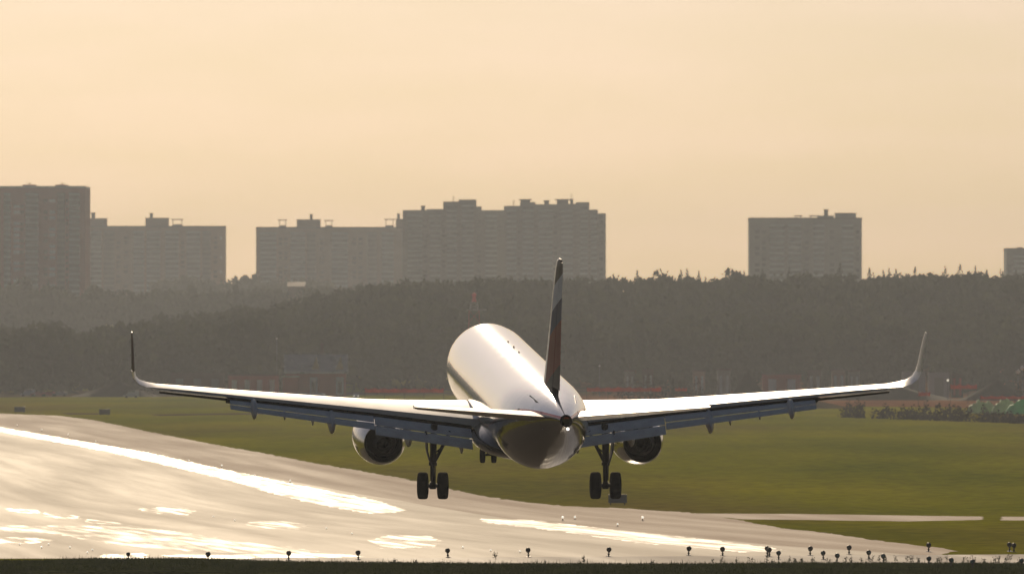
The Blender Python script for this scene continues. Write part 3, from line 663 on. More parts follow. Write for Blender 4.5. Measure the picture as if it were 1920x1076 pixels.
for sd in (-1, 1): engine(sd)

# landing gear
def wheel(parent, x, y, z, r, wd):
    o = part(MB().revolve([(r * .55, y - 0), (r * .8, y - 0)], (0, 0, 0), 4), 'wheel', M_TYRE, parent) if False else None
    k = MB(); n = 36
    prof = [(r * .5, -.5), (r * .72, -.5), (r * .9, -.46), (r * .975, -.36), (r, -.2), (r, -.09), (r * .985, -.08), (r * .985, -.05), (r, -.04), (r, .04), (r * .985, .05), (r * .985, .08), (r, .09), (r, .2), (r * .975, .36), (r * .9, .46), (r * .72, .5), (r * .5, .5)]
    k.loft([[(x + u * wd, y + q * math.cos(2 * math.pi * i / n), z + q * math.sin(2 * math.pi * i / n)) for i in range(n)] for q, u in prof])
    t_ = part(k, 'tyre', M_TYRE, parent, 40); t_.name = 'wheel'
    return t_
def main_gear(side):
    x, y, zt, za = side * 3.8, S0 - 21.97, -1.35, -3.74
    k = MB().tube((x - side * .05, y + .05, zt + .3), (x, y, -2.75), .15, .14, 14).tube((x, y, -2.75), (x, y, za), .095, .095, 12)
    k.tube((x - .62, y, za), (x + .62, y, za), .09, None, 12).tube((x, y, za - .14), (x, y, za + .16), .15, .13, 12)
    k.tube((x, y, -2.7), (x, y, -2.85), .18, .18, 14)
    k.tube((x, y - .16, -2.75), (x, y - .42, -3.2), .05, .04, 8).tube((x, y - .42, -3.2), (x, y - .12, za + .05), .04, .05, 8)   # torque links
    k.tube((x + side * .12, y - .1, -1.6), (x + side * .1, y - .12, -3.5), .022, None, 6).tube((x - side * .14, y - .1, -2.0), (x - side * .1, y - .1, -3.6), .018, None, 6)
    g = part(k, 'main_gear', M_GEAR, smooth=40)
    for u in (-.44, .44):
        w_ = wheel(g, x + u, y, za, .595, .46)
        o_ = MB().tube((x + u - .17, y, za), (x + u + .17, y, za), .31, .31, 20).tube((x + u - .2, y, za), (x + u + .2, y, za), .12, .1, 12)
        part(o_, 'wheel_hub', M_HUB, g, 40)
    part(MB().tube((x - side * .06, y, -2.72), (x - side * .75, y + .05, -1.35), .075, .085, 10).tube((x - side * .08, y, -2.3), (x - side * .4, y, -2.05), .035, None, 8), 'side_brace', M_GEAR, g, 40)
    part(MB().loft([[(x + side * a, y + .25 * q, z) for (a, z) in ((.05, -2.85), (.17, -2.65), (.3, -2.2), (.36, -1.3), (.3, -1.3), (.24, -2.2), (.12, -2.65), (.02, -2.82))] for q in (1.6, -1.8)]), 'gear_door', M_DOOR, g, 30)
for sd in (-1, 1): main_gear(sd)
y = S0 - 5.07
k = MB().tube((0, y + .1, -1.6), (0, y, -3.4), .10, .09, 12).tube((0, y, -3.4), (0, y, -3.97), .06, None, 10).tube((-.34, y, -3.97), (.34, y, -3.97), .06, None, 10).tube((0, y - .1, -3.3), (0, y - .9, -2.0), .05, None, 8)
k.box((0, y - .12, -3.1), (.34, .1, .3))
ng = part(k, 'nose_gear', M_GEAR, smooth=40)
for u in (-.26, .26): wheel(ng, u, y, -3.97, .385, .23)
for u in (-1, 1): part(MB().box((u * .42, y + .7, -2.35), (.05, 1.7, .7)), 'gear_door', M_DOOR, ng, 30)

# ------------------------------------------------------------------ runway lamps and airfield boxes
M_LAMP = mat('lamp_housing', (.02, .018, .015), .5, .2, .3, 8)
M_BASE = mat('lamp_base_plate', (.55, .52, .48), .18, .9, .2, 8)
M_LENS = mat('green_lens', (.05, .12, .11), .08, 0, .2, 8, coat=1)
M_GLOW = glow('lit_lens', (1, .92, .75), 2)
def lamp_proto(lens_back):
    o = empty('threshold_lamp', (0, 0, 0), '-', 'runway lamp', 'lamps along the runway threshold')
    MB().tube((0, 0, 0), (0, 0, .025), .17, .16, 14).build('base_plate', M_BASE, o, 30)
    MB().tube((0, 0, .02), (0, 0, .3), .045, .04, 8).tube((0, 0, .1), (0, 0, .16), .07, .07, 8).build('stem', M_LAMP, o, 30)
    MB().revolve([(.02, -.13), (.1, -.12), (.145, -.04), (.15, .05), (.135, .1), (.12, .1)], (0, 0, .42), 16).box((0, 0, .29), (.14, .16, .06)).build('lamp_head', M_LAMP, o, 40)
    MB().ball((0, .09 if not lens_back else -.09, .42), .115, 2, (1, .5, 1)).build('lens', M_LENS, o, 180)
    return o
LA, LB = lamp_proto(False), lamp_proto(True)
ROWA = [(241, 1050), (390, 1052), (541, 1050), (672, 1049), (840, 1045), (991, 1044), (1141, 1043), (1291, 1041), (1355, 1042), (1439, 1041), (1443, 1043.5), (1519, 1041), (1592, 1039), (1741, 1034), (1893, 1033.5), (1901, 1035)]
ROWB = [(1460, 1049), (1544, 1049), (1569, 1054), (1629, 1048), (1657, 1055), (1742, 1060), (1783, 1063), (1823, 1066), (1915, 1064)]
first = {}
def lamp(proto, px, py, label, k=1.0):
    o = proto if proto.name not in first else copy_tree(proto)
    first[proto.name] = 1; p = G(px, py); p.z = gz(p.x, p.y) + .017; o.location = p
    o.scale = (k, k, k); o.rotation_euler = (random.uniform(-.07, .07), random.uniform(-.09, .09), random.uniform(-.5, .5)); o['label'] = label
LAB = {0: 'black threshold lamp furthest left, at the grass edge below the brightest glare', 8: 'black threshold lamp close to a shining base plate, at the edge strip', 9: 'taller of two overlapping black lamps at the tip of the white line', 10: 'shorter of two overlapping black lamps at the tip of the white line',
       13: 'lone black threshold lamp at the tip of the runway tarmac beside the grass', 14: 'left lamp of the black pair near the right edge of view', 15: 'right lamp of the black pair near the right edge of view'}
for i, (px, py) in enumerate(ROWA):
    lamp(LA, px, py, LAB.get(i, 'black round-headed threshold lamp standing on the edge of the bright tarmac'), 1.0 if i != 0 else .85)
LBB = ['green-lensed lamp among weeds just right of the long white line tip', 'green-lensed lamp beside bright base glints on the concrete strip', 'low dark lamp half sunk at the grass edge, right of the bright base glints', 'green-lensed lamp on the concrete strip below the far runway corner',
       'low dim lamp at the grass edge right of the green-lensed lamp', 'small pale lens in the dark grass under the lone lamp', 'small bluish lens low in the dark grass, left of the big grass lamp', 'larger dark lamp standing in the foreground grass at right', 'bluish lamp in the dark grass at the far right edge']
for (px, py), l in zip(ROWB, LBB): lamp(LB, px, py, l, .95)
# edge lights along the right-hand edge and a few on the left of the runway
EDGE = [(32, 799), (78, 808), (128, 817), (180, 829), (235, 843), (296, 857), (354, 866), (416, 876), (477, 893), (544, 905), (1055, 976), (1078, 974), (1158, 987), (1205, 976)]
INSET = [(37, 1022), (78, 1028), (131, 1028), (164, 1038), (173, 1033), (91, 1022), (400, 970), (440, 977), (612, 992), (660, 1002), (868, 1028), (920, 1034), (975, 1036)]
def edge_proto(name, lens):
    o = empty(name, (0, 0, 0), '-', 'runway light')
    MB().tube((0, 0, 0), (0, 0, .06), .22, .18, 12).build('base_plate', M_BASE, o, 30)
    MB().tube((0, 0, .05), (0, 0, .34), .05, .05, 8).build('stem', M_LAMP, o, 30)
    MB().ball((0, 0, .45), .17, 2, (1, 1, .9)).build('lens', lens, o, 180)
    return o
pe = edge_proto('edge_light', M_GLOW); pe['group'] = 'lit edge lights beside the far white line'
for i, (px, py) in enumerate(EDGE):
    o = pe if i == 0 else copy_tree(pe); p = G(px, py); p.z = gz(p.x, p.y) + .012; o.location = p; s = .38 + .28 * random.random(); o.scale = (s,) * 3
    o['label'] = 'small lit edge light along the shoulder beyond the long white line, left half' if px < 700 else 'small lit edge light on the shoulder behind the right end of the white line'
    if px > 700: o['group'] = 'lit edge lights on the right shoulder'
pi_ = edge_proto('inset_light', M_GLOW); pi_['group'] = 'lit lights set in the runway'
for i, (px, py) in enumerate(INSET):
    o = pi_ if i == 0 else copy_tree(pi_); p = G(px, py); p.z = gz(p.x, p.y) + .012; o.location = p; o.scale = (.34, .34, .25)
    o['label'] = 'low lit light on the near tarmac at lower left' if px < 200 else 'low lit light in the middle of the glaring tarmac'
    if px < 200: o['group'] = 'lit lights at the lower left of the runway'
def signbox(px, py, wd, h, m, label):
    p = G(px, py); o = empty('airfield_sign', (p.x, p.y, gz(p.x, p.y)), label, 'sign', 'box signs beside the runway')
    MB().box((0, 0, h / 2 + .18), (wd, .4, h), bev=.03).build('box', m, o)
    MB().box((0, 0, h + .21), (wd + .08, .5, .06)).build('lid', M_BASE, o)
    for u in (-.38, .38): MB().tube((u * wd, 0, -.02), (u * wd, 0, .2), .05, None, 8).build('leg', M_LAMP, o)
M_SIGN = mat('sign_back_grey', (.12, .14, .17), .5, 0, .15, 2); M_SIGN2 = mat('sign_back_olive', (.055, .065, .045), .6, 0, .2, 2)
signbox(37, 773.5, 2.35, 1.1, M_SIGN, 'grey box sign on the grass at the far left, pale lid')
signbox(196, 778.5, 2.35, 1.1, M_SIGN2, 'dark olive box sign on the grass left of the left wing tip')
signbox(1158, 946, 1.75, .75, M_SIGN, 'blue-grey box sign on the grass behind the right main wheels')
# ------------------------------------------------------------------ building site and far airfield edge
M_CONT = mat('container_grey', (.34, .34, .35), .7, 0, .1, .3)
M_RED = mat('red_wall', (.42, .05, .04), .8, 0, .15, .3); M_WHITE = mat('white_cladding', (.62, .62, .62), .6, 0, .1, .3)
M_NET = mat('orange_netting', (.62, .07, .025), .8, 0, .25, .4, trans=.38, spec=0); M_GREEN = mat('green_tarpaulin', (.22, .75, .38), .6, 0, .25, .2, trans=.5)
M_PTARP = mat('pale_tarpaulin', (.62, .80, .50), .6, 0, .25, .2, trans=.5); M_SOIL = mat('dark_soil', (.05, .042, .03), .95, 0, .4, .3, spec=.1); M_BROWN = mat('brown_shed', (.10, .06, .05), .9, 0, .2, .3, spec=0)
M_YEL = mat('ochre_panel', (.42, .30, .12), .7, 0, .2, .3); M_CAR = mat('car_silver', (.42, .44, .46), .2, .5, .1, 1, coat=1, rvar=.04); M_GLASS = mat('car_glass', (.02, .025, .03), .06, 0, .1, 1)
def site(px, py, d): p = P(px, py, d); return (p.x, d, gz(p.x, d))
def mpp(d): return d / F
def house():
    d = 2330; s = mpp(d); x, y, z = site(592, 735, d)
    o = empty('red_house', (x, y, z), 'red-walled house with pale roof, ochre dormers and a chimney, before the wood', 'house')
    W = 112 * s; H = CAMZ + (YH - 700) * s - z; T = CAMZ + (YH - 664) * s - z
    MB().box((0, 5, H / 2), (W, 10, H)).build('wall', M_RED, o)
    MB().loft([[(u, -.8, H + .0), (u, 10.8, H + .0), (u, 10.8, H + .5), (u, 5, T), (u, -.8, H + .5)] for u in (-W / 2 - .6, W / 2 + .6)]).build('roof', M_TIN, o)
    X = lambda p: (p - 592) * s
    for (a, b) in ((608, 625), (575, 592)):
        k = MB(); w_ = (b - a) * s; c = X((a + b) / 2) + (20 * s if a > 600 else 8 * s)
        k.loft([[(c - w_ / 2, 0, H + .6), (c + w_ / 2, 0, H + .6), (c + w_ / 2 * .2, 0, T - .6)], [(c - w_ / 2, 4.5, H + .6), (c + w_ / 2, 4.5, H + .6), (c + w_ / 2 * .2, 4.5, T - .6)]]).build('dormer', M_YEL, o)
    MB().box((X(603), 6, T + 1.0), (1.1, 1.1, 4.4)).box((X(603), 6, T + 3.2), (1.4, 1.4, .3)).build('chimney', M_BROWN, o)
    for p in (588, 637):
        MB().box((X(p), -.08, H * .48), (2.3, .2, H * .75)).build('window_frame', M_WHITE, o)
        MB().box((X(p), -.2, H * .42), (1.2, .1, H * .5)).build('window', M_WIN, o)
    MB().box((X(545), -2, H * .42), (28 * s, 4, H * .84)).build('annexe', M_RED, o)
    MB().box((X(545), -2, H * .84 + .2), (32 * s, 5, .4)).build('annexe_roof', M_TIN, o)
house()
def shed(name, label, cat, px0, px1, ytop, d, m, depth=5, roof=None, bays=0, m2=None, group=None):
    s = mpp(d); xc = ((px0 + px1) / 2 - CX) * s; z = gz(xc, d); W = (px1 - px0) * s; H = CAMZ + (YH - ytop) * s - z
    o = empty(name, (xc, d, z), label, cat, group)
    MB().box((0, depth / 2, H / 2), (W, depth, H)).build('wall', m, o)
    if roof: MB().loft([[(u, -.3, H), (u, depth + .3, H), (u, depth + .3, H + .15), (u, -.3, H + .5)] for u in (-W / 2 - .2, W / 2 + .2)]).build('roof', roof, o)
    for i in range(bays):
        u = -W / 2 + W * (i + .5) / bays
        MB().box((u, -.06, H * .45), (W / bays * .42, .14, H * .7)).build('door', m2 or M_WHITE, o)
    return o
shed('site_shed', 'long red shed with white doors left of the red house', 'shed', 428, 522, 704, 2360, M_RED, 6, M_BROWN, 4, M_WHITE)
shed('site_cabin', 'dark reddish cabin row behind the left wing, beside the long red shed', 'cabin', 320, 420, 702, 2400, M_BROWN, 5, M_BROWN, 3, M_SIGN)
shed('site_cabin', 'reddish cabin with two white doors under the right wing tip', 'cabin', 1430, 1502, 702, 2340, M_RED, 5, M_BROWN, 2, M_WHITE)
shed('shipping_container', 'pale grey container beside the right winglet base', 'container', 1692, 1735, 697, 2250, M_CONT, 3, None, 1, M_GREY, 'containers by the building site')
shed('shipping_container', 'pale grey container right of the right winglet', 'container', 1741, 1780, 698, 2260, M_CONT, 3, None, 1, M_GREY, 'containers by the building site')
shed('shipping_container', 'dull red container right of the pale containers', 'container', 1784, 1806, 700, 2300, M_BROWN, 3, None, 2, M_RED, 'containers by the building site')
for i, (a, b, yt) in enumerate(((1172, 1190, 696), (1205, 1225, 694), (1300, 1322, 696), (1345, 1370, 694), (1515, 1540, 696), (1560, 1585, 694), (1592, 1612, 696))):
    shed('site_cabin', ['small dim cabin left in the row behind the dark bushes', 'second small dim cabin behind the dark bushes', 'small cabin between the bush mound and the pointed mound', 'small cabin just left of the pointed mound', 'small cabin right of the white-doored cabin', 'small cabin beside the green crate', 'small cabin left of the pale containers'][i], 'cabin', a, b, yt, 2390 + i * 3, [M_GREY, M_BROWN, M_BEIGE][i % 3], 4, M_BROWN, 2, M_LOGGIA, 'dim cabins along the wood edge')
def net(px0, px1, y0, y1, d, label, m=M_NET):
    """Sagging plastic netting on stakes."""
    s = mpp(d); x0, x1 = (px0 - CX) * s, (px1 - CX) * s; z = gz((x0 + x1) / 2, d); n = max(3, int((x1 - x0) / 2.5))
    o = empty('barrier_netting', ((x0 + x1) / 2, d, z), label, 'barrier', 'orange barrier netting')
    W = x1 - x0; zt = CAMZ + (YH - y0) * s - z; zb = max(.1, CAMZ + (YH - y1) * s - z)
    top, bot = [], []
    for i in range(n * 3 + 1):
        u = -W / 2 + W * i / (n * 3); sag = (0 if i % 3 == 0 else .25) + random.uniform(0, .15)
        top.append((u, random.uniform(-.1, .1), zt - sag)); bot.append((u, random.uniform(-.1, .1), zb))
    MB().loft([[a, b, (b[0], b[1] + .04, b[2]), (a[0], a[1] + .04, a[2])] for a, b in zip(top, bot)]).build('netting', m, o)
    for i in range(0, n + 1, 2):
        u = -W / 2 + W * i / n; MB().tube((u, .12, -.2), (u, .12, zt + .2), .06, None, 5).build('stake', M_LAMP, o)
net(684, 832, 727, 736, 2050, 'long orange netting between the red house and the fuselage')
net(1100, 1240, 725, 734, 2000, 'bright red-orange netting right of the tail above the right wing')
net(1266, 1288, 726, 733, 2010, 'short sagging scrap of red netting right of the long red netting')
net(1782, 1832, 720, 729, 2050, 'short orange netting right of the right winglet')
net(1722, 1744, 733, 742, 1950, 'small orange netting scrap below the right winglet base')
net(1838, 1920, 741, 748, 1960, 'red netting behind the green tarpaulins')
def mound(px, ytop, wpx, d, label, m=M_SOIL, name='earth_mound', cat='mound'):
    s = mpp(d); x = (px - CX) * s; z = gz(x, d); H = CAMZ + (YH - ytop) * s - z; W = wpx * s
    n, k = 26, 8; V = []; Fq = []
    for j in range(k + 1):
        t_ = j / k
        for i in range(n):
            a = 2 * math.pi * i / n; r = (1 - t_) * (1 + .16 * math.sin(a * 3 + px) + .1 * math.sin(a * 7 + d)); hh = H * (t_ ** 1.3) * (1 + .05 * math.sin(a * 5 + j))
            V.append((r * W / 2 * math.cos(a), r * W / 3.2 * math.sin(a), hh - .1))
    for j in range(k):
        for i in range(n): Fq.append((j * n + i, j * n + (i + 1) % n, (j + 1) * n + (i + 1) % n, (j + 1) * n + i))
    o = np_mesh(name, V, Fq, m); o.location = (x, d, z); tag(o, label, cat, None)
mound(1402, 697, 90, 2150, 'dark pointed earth mound behind the right wing')
mound(225, 714, 170, 2350, 'low dark mound of earth behind the left wing tip')
mound(1655, 712, 260, 2200, 'long low dark mound behind the outer right wing')
mound(1870, 712, 150, 2180, 'low dark mound behind the green tarpaulins')
mound(1290, 748, 140, 1800, 'flat pale heap of dry earth just above the inner right wing', M_DIRT2)
mound(1480, 735, 240, 1900, 'broad low rise of dry ochre earth above the middle of the right wing', M_DIRT2)
M_BUSH = mat('bush_foliage', (.045, .032, .016), .9, 0, .4, .3, spec=0)
def bush(px, ytop, wpx, d, label, group=None):
    s = mpp(d); x = (px - CX) * s; z = gz(x, d); H = max(1.2, CAMZ + (YH - ytop) * s - z); W = wpx * s
    n = 420; d3 = rng.normal(size=(n, 3)); d3 /= np.linalg.norm(d3, axis=1, keepdims=True); d3[:, 2] = np.abs(d3[:, 2])
    lump = 1 + .22 * np.sin(d3[:, 0] * 7 + px) + .15 * np.sin(d3[:, 1] * 9 + d3[:, 0] * 4)
    c = d3 * (rng.random(n) ** .4 * lump)[:, None] * np.array([W * .62, W * .4, H * .88])
    u = rng.normal(size=(n, 3)); v = rng.normal(size=(n, 3)); u *= (.22 + .012 * W) / np.linalg.norm(u, axis=1, keepdims=True); v *= (.18 + .01 * W) / np.linalg.norm(v, axis=1, keepdims=True)
    q = np.stack([c - u, c + v, c + u, c - v], 1)
    o = quads_mesh('bush', q, M_BUSH); o.location = (x, d, z); tag(o, label, 'bush', group)
for i, (px, yt, w_) in enumerate(((1180, 699, 60), (1215, 697, 70), (1250, 700, 55), (1275, 699, 34), (1300, 706, 50))):
    bush(px, yt, w_, 2120 + i * 8, 'dark bush in the clump above the red netting and behind the inner right wing', 'bushes above the red netting')
for i, (px, yt, w_) in enumerate(((1592, 744, 26), (1612, 742, 18), (1660, 753, 40), (1700, 752, 44), (1735, 752, 40), (1770, 751, 44), (1800, 754, 40), (1850, 758, 40), (1885, 763, 46), (1915, 768, 50))):
    bush(px, yt + 4, w_, 1650 - i * 14, 'low dark bush along the grass edge under the outer right wing' if px < 1810 else 'low dark bush in front of the green tarpaulins at right', 'bushes along the right grass edge' if px < 1810 else 'bushes before the tarpaulins')
bush(1915, 684, 26, 2100, 'tall dark bush at the right edge of view beside pale lamps')
def tarp(px0, px1, y0, y1, d, m, label):
    s = mpp(d); x0, x1 = (px0 - CX) * s, (px1 - CX) * s; xc = (x0 + x1) / 2; z = gz(xc, d); W = (x1 - x0) * 1.5; H = CAMZ + (YH - y0 - 3) * s - z
    n = 18; rg = []
    for j, (dy, hh) in enumerate(((-1.6, -.1), (-1.0, .45), (-.3, .9), (.4, 1.0), (1.6, .4), (2.2, -.1))):
        rg.append([(-W / 2 + W * i / n, dy * 1.2, H * hh * (.15 + .85 * math.sin(math.pi * i / n) ** .6) * random.uniform(.72, 1.05) if hh > 0 else -.1) for i in range(n + 1)])
    o = MB().loft(rg, cap=False, closed=False).build('tarpaulin', m, None, 60, (xc, d, z)); tag(o, label, 'tarpaulin', 'tarpaulins over heaps')
tarp(1822, 1862, 745, 759, 1760, M_PTARP, 'pale green tarpaulin heap, leftmost of the tarpaulins')
tarp(1868, 1902, 744, 759, 1750, M_PTARP, 'pale green tarpaulin heap in the middle of the tarpaulins')
tarp(1898, 1950, 743, 760, 1735, M_GREEN, 'bright green tarpaulin heap at the right edge')
def vehicle(px, d, label, L_=4.5, van=False, m=None, lit=True, rz=90, group=None):
    x, y, z = site(px, 0, d)
    o = empty('delivery_van' if van else 'parked_car', (x, y, z), label, 'van' if van else 'car', group, R(rz)); hw, H = .9, (2.1 if van else 1.45)
    pts = [(-L_ / 2, .35), (L_ / 2, .35), (L_ / 2, .8), (L_ * .3, .95), (L_ * .14, H), (-L_ * (.48 if van else .3), H), (-L_ / 2, 1.0)]
    MB().loft([[(u * (1 if zz < 1 else .86), q, zz) for q, zz in pts] for u in (-hw, hw)]).build('body', m or M_CAR, o, 30)
    MB().loft([[(u, q, zz) for q, zz in ((L_ * .27, 1.0), (L_ * .13, H - .1), (-L_ * .24, H - .1), (-L_ * .3, 1.0))] for u in (-hw * .9, hw * .9)]).build('windows', M_GLASS, o, 30)
    for q in (-L_ * .3, L_ * .3):
        for u in (-.8, .8): MB().tube((u - .1, q, .33), (u + .1, q, .33), .33, None, 14).build('wheel', M_TYRE, o, 40)
    for u in (-.6, .6): MB().ball((u, L_ / 2, .72), .14, 1).build('headlight', M_GLOW if lit else M_GLASS, o, 180)
    return o
vehicle(566, 2285, 'silver car parked before the annexe of the red house', group='silver cars by the red house')
vehicle(596, 2290, 'silver car glinting before the red house, right of the other car', group='silver cars by the red house', rz=70)
vehicle(668, 2270, 'silver car right of the red house with a glinting nose', rz=180)
for i, px in enumerate((52, 72, 92, 112)): vehicle(px, 2370, ['white van far left at the foot of the wood', 'reddish car second from the left in the row below the wood', 'reddish car third in the row below the far left wood', 'dark car at the right end of the row below the far left wood'][i], van=i == 0, m=[M_WHITE, M_RED, M_RED, M_SIGN][i], lit=False, group='vehicles below the left wood')
vehicle(246, 2300, 'white van tilted beside the low mound behind the left winglet', van=True, m=M_WHITE, lit=False)
vehicle(1843, 2180, 'van with a bright lit front facing the camera at right', van=True, m=M_BEIGE, rz=180)
vehicle(1605, 2330, 'dark green van in the row of cabins above the outer right wing', van=True, m=M_SIGN2, lit=False)
def mast():
    d = 2400; s = mpp(d); x, y, z = site(889, 0, d); Z = lambda py: CAMZ + (YH - py) * s - z
    o = empty('radio_mast', (x, y, z), 'red and white lattice mast with a red top, left of the tail fin', 'mast')
    def lat(z0, z1, w0, w1, name, m, n):
        k = MB()
        for i in range(n):
            a, b = z0 + (z1 - z0) * i / n, z0 + (z1 - z0) * (i + 1) / n; wa, wb = w0 + (w1 - w0) * i / n, w0 + (w1 - w0) * (i + 1) / n
            for (u, v) in ((-1, -1), (1, -1), (1, 1), (-1, 1)):
                k.tube((u * wa, v * wa, a), (u * wb, v * wb, b), .14, None, 5)
                u2, v2 = -v, u
                k.tube((u * wa, v * wa, a), (u2 * wb, v2 * wb, b), .07, None, 4); k.tube((u2 * wa, v2 * wa, a), (u * wb, v * wb, b), .07, None, 4)
        k.build(name, m, o)
    lat(0, Z(582), 2.4, 1.5, 'lower_section', M_RED, 7); lat(Z(582), Z(566), 1.2, 1.0, 'upper_section', M_WHITE, 3)
    MB().box((.6, 0, Z(581)), (6.0, 3.0, .35)).build('platform', M_WHITE, o)
    MB().tube((0, 0, Z(566)), (0, 0, Z(553)), .7, .45, 10).ball((0, 0, Z(553)), .75).build('beacon', glow('mast_red', (.6, .06, .05), .15), o, 60)
mast()
def pole(px, ytop, d, label, head=M_WHITE, group=None, k=1.0):
    x, y, z = site(px, 0, d); H = CAMZ + (YH - ytop) * mpp(d) - z
    o = empty('lamp_post', (x, y, z), label, 'lamp post', group)
    MB().tube((0, 0, 0), (0, 0, H), .12, .07, 8).build('pole', M_SIGN, o, 40)
    MB().box((0, -.4, H), (.5 * k, 1.1 * k, .22 * k), bev=.05).ball((0, -.6, H - .1), .3 * k, 1).build('lamp_head', head, o, 40)
pole(519, 634, 2400, 'slim lamp post with a pale head above the red house, before the wood')
pole(1124, 685, 2380, 'slim lamp post with a pale head right of the tail fin before the wood')
pole(1777, 712, 2190, 'short lamp post with a bright head right of the winglet', M_GLOW)
pole(1909, 696, 2160, 'lamp post with pale head, left of two at the right edge', M_WINL, None, 2.2)
pole(1917, 689, 2155, 'taller lamp post with pale head, right of two at the right edge', M_WINL, None, 2.2)
pole(1110, 0, 2380, '-') if False else None
def post(px, py, h, d_label):
    p = G(px, py); o = empty('marker_post', (p.x, p.y, gz(p.x, p.y)), d_label, 'post')
    MB().box((0, 0, h / 2), (.5, .3, h), bev=.04).build('body', M_SIGN2, o); MB().box((0, 0, h + .1), (.6, .4, .2)).build('cap', M_WHITE, o)
post(1211, 757, 1.3, 'small dark marker post with pale cap standing just above the right wing')
post(1413, 741, 2.0, 'pale marker post before the pointed earth mound')

# ------------------------------------------------------------------ foreground grass and weeds
M_GRASS = mat('foreground_grass', (.034, .052, .008), .95, 0, .4, .5, trans=.25, c2=(.052, .062, .010), spec=0)
M_WEED = mat('weed_leaf', (.045, .055, .02), .8, 0, .3, 2, trans=.3, spec=.1); M_STALK = mat('weed_stalk', (.08, .055, .03), .8, 0, .3, 4)
EDGEG = [(-400, 1049), (0, 1053), (60, 1053), (120, 1051), (180, 1049), (330, 1049), (420, 1051), (470, 1053), (600, 1055), (900, 1058), (1250, 1059), (1400, 1058), (1500, 1057), (1920, 1058), (2300, 1058)]
def bank():
    """Low uneven grass bank in front of the concrete strip, and blades on it."""
    V, Fq = [], []; us = np.linspace(-34, 34, 180); n = len(us); rows = 14
    prof = np.random.default_rng(3).normal(size=200)
    for j in range(rows):
        for i, u in enumerate(us):
            px = CX + u * F / 455; ye = G(px, interp(EDGEG, px)).y; t_ = j / (rows - 1); y = ye - 34 * t_ ** 1.4
            h = .10 * (1 - math.exp(-t_ * 14)) * (1 + .5 * prof[i % 200] * .4 + .5 * math.sin(u * .9) * .4) + .004 * prof[(i * 7 + j * 13) % 200]
            V.append((u * y / 455, y, gz(0, y) + (h if j else .02)))
    for j in range(rows - 1):
        for i in range(n - 1): Fq.append((j * n + i, (j + 1) * n + i, (j + 1) * n + i + 1, j * n + i + 1))
    o = np_mesh('grass_bank', V, Fq, M_GRASS); o.data.shade_smooth(); tag(o, kind='structure')
    N = 60000; u = rng.uniform(-33, 33, N); t_ = rng.random(N) ** 1.6
    pxs = CX + u * F / 455; ev = np.interp(np.linspace(-400, 2300, 300), [a for a, b in EDGEG], [b for a, b in EDGEG])
    ey = np.array([G(p, e).y for p, e in zip(np.linspace(-400, 2300, 300), ev)]); ye = np.interp(pxs, np.linspace(-400, 2300, 300), ey)
    y = ye - 30 * t_; x = u * y / 455; z = .09 * (1 - np.exp(-t_ * 10))
    h = rng.uniform(.06, .2, N) * np.where(rng.random(N) < .04, 2.0, 1); a = rng.random(N) * 2 * np.pi; wd = rng.uniform(.012, .035, N); l = rng.normal(size=(N, 2)) * .06
    p0 = np.stack([x - wd * np.cos(a), y - wd * np.sin(a), z - .02], 1); p1 = np.stack([x + wd * np.cos(a), y + wd * np.sin(a), z - .02], 1); p2 = np.stack([x + l[:, 0], y + l[:, 1], z + h], 1)
    g = np_mesh('grass', np.stack([p0, p1, p2], 1).reshape(-1, 3), np.arange(N * 3).reshape(-1, 3), M_GRASS); tag(g, 'dark uneven grass along the bottom edge of the view', 'grass', None, 'stuff')
bank()
def weed(px, py, h, label, group):
    p = G(px, py); o = empty('weed', (p.x, p.y, gz(p.x, p.y)), label, 'weed', group)
    st = MB(); Q = []
    for i in range(random.randint(2, 4)):
        a = random.random() * 6.28; b = Vector((math.cos(a), math.sin(a), 0)) * h * random.uniform(.1, .35) + Vector((0, 0, h * random.uniform(.7, 1)))
        st.tube((0, 0, -.03), b, .009, .005, 4)
        for j in range(14):
            u = random.uniform(.35, 1.05); c = np.array(b * u) + rng.normal(size=3) * .045
            v1, v2 = rng.normal(size=3), rng.normal(size=3); v1 *= .045 / np.linalg.norm(v1); v2 *= .03 / np.linalg.norm(v2)
            Q.append([c - v1, c + v2, c + v1, c - v2])
    st.build('stalk', M_STALK, o); quads_mesh('leaves', np.array(Q), M_WEED, o)
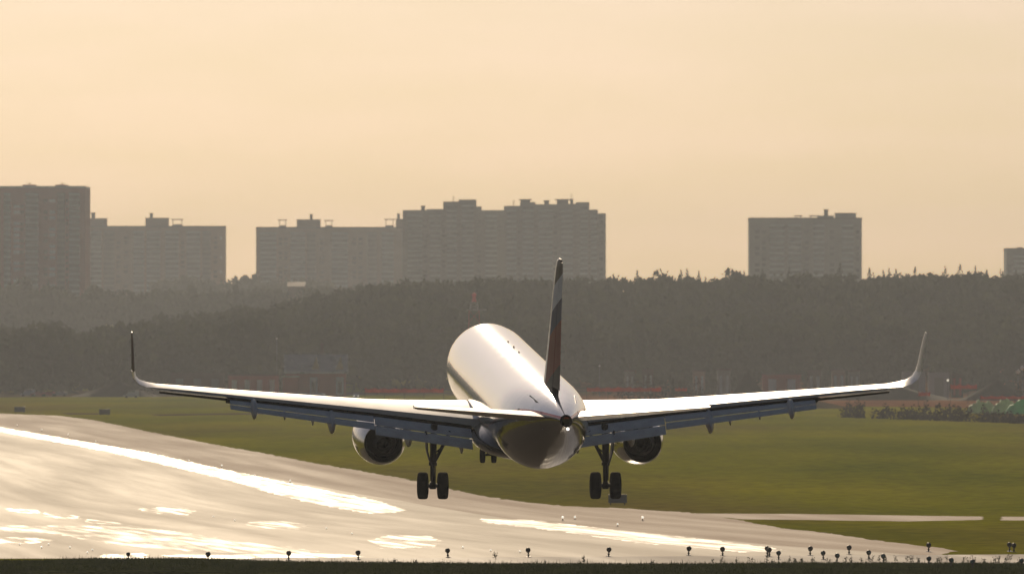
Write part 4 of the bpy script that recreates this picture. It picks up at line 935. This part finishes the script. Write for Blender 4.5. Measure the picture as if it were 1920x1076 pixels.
WD = [(1336, 1055, .35), (1352, 1056, .45), (1380, 1057, .4), (1408, 1056, .5), (1436, 1058, .75), (1447, 1058, .4), (1478, 1057, .5), (1490, 1057, .45), (1503, 1056, .4), (1524, 1057, .5), (1554, 1057, .4), (1585, 1056, .45), (1597, 1057, .5),
      (1615, 1056, .6), (1633, 1057, .6), (1648, 1056, .7), (1662, 1056, .5), (1680, 1055, .55), (1700, 1057, .6), (1709, 1058, .7), (1722, 1057, .45), (1758, 1056, .5), (1764, 1057, .55), (1776, 1057, .75), (1806, 1057, .5), (1815, 1058, .7), (1824, 1058, .65), (1845, 1058, .45),
      (1866, 1058, .6), (1872, 1057, .6), (1884, 1058, .6), (1892, 1057, .75), (1910, 1057, .4)]
for px, py, h in WD: weed(px, py, h * .8, 'leafy weed in the ragged row between the concrete strip and the dark grass at right', 'weeds along the concrete strip')
WE = [(740, 1059, .35, 'thin upright weed stalk below the left wheels'), (780, 1059, .3, 'thin short weed stalk right of the one below the left wheels'), (930, 1048, .45, 'sparse weed left of centre on the concrete edge'), (1022, 1059, .25, 'small weed below the belly'), (1095, 1056, .5, 'bushy sparse weed under the right wheels'), (1222, 1062, .4, 'dark sturdy weed at the grass edge below the right engine')]
for px, py, h, l in WE: weed(px, py, h, l, None)

# ------------------------------------------------------------------ air: warm haze over the whole place
HX, HY0, HY1, HZ0, HZ1 = 1560, -340, 6060, -4, 128
k = MB().box((0, (HY0 + HY1) / 2, (HZ0 + HZ1) / 2), (2 * HX, HY1 - HY0, HZ1 - HZ0))
hm = bpy.data.materials.new('haze'); hm.use_nodes = True; t = hm.node_tree; t.nodes.clear()
pv = t.nodes.new('ShaderNodeVolumePrincipled'); pv.inputs['Density'].default_value = 1.25e-4; pv.inputs['Color'].default_value = (.78, .845, .925, 1); pv.inputs['Anisotropy'].default_value = .3
mo = t.nodes.new('ShaderNodeOutputMaterial'); t.links.new(pv.outputs[0], mo.inputs['Volume'])
hz = k.build('haze', hm); tag(hz, kind='stuff')
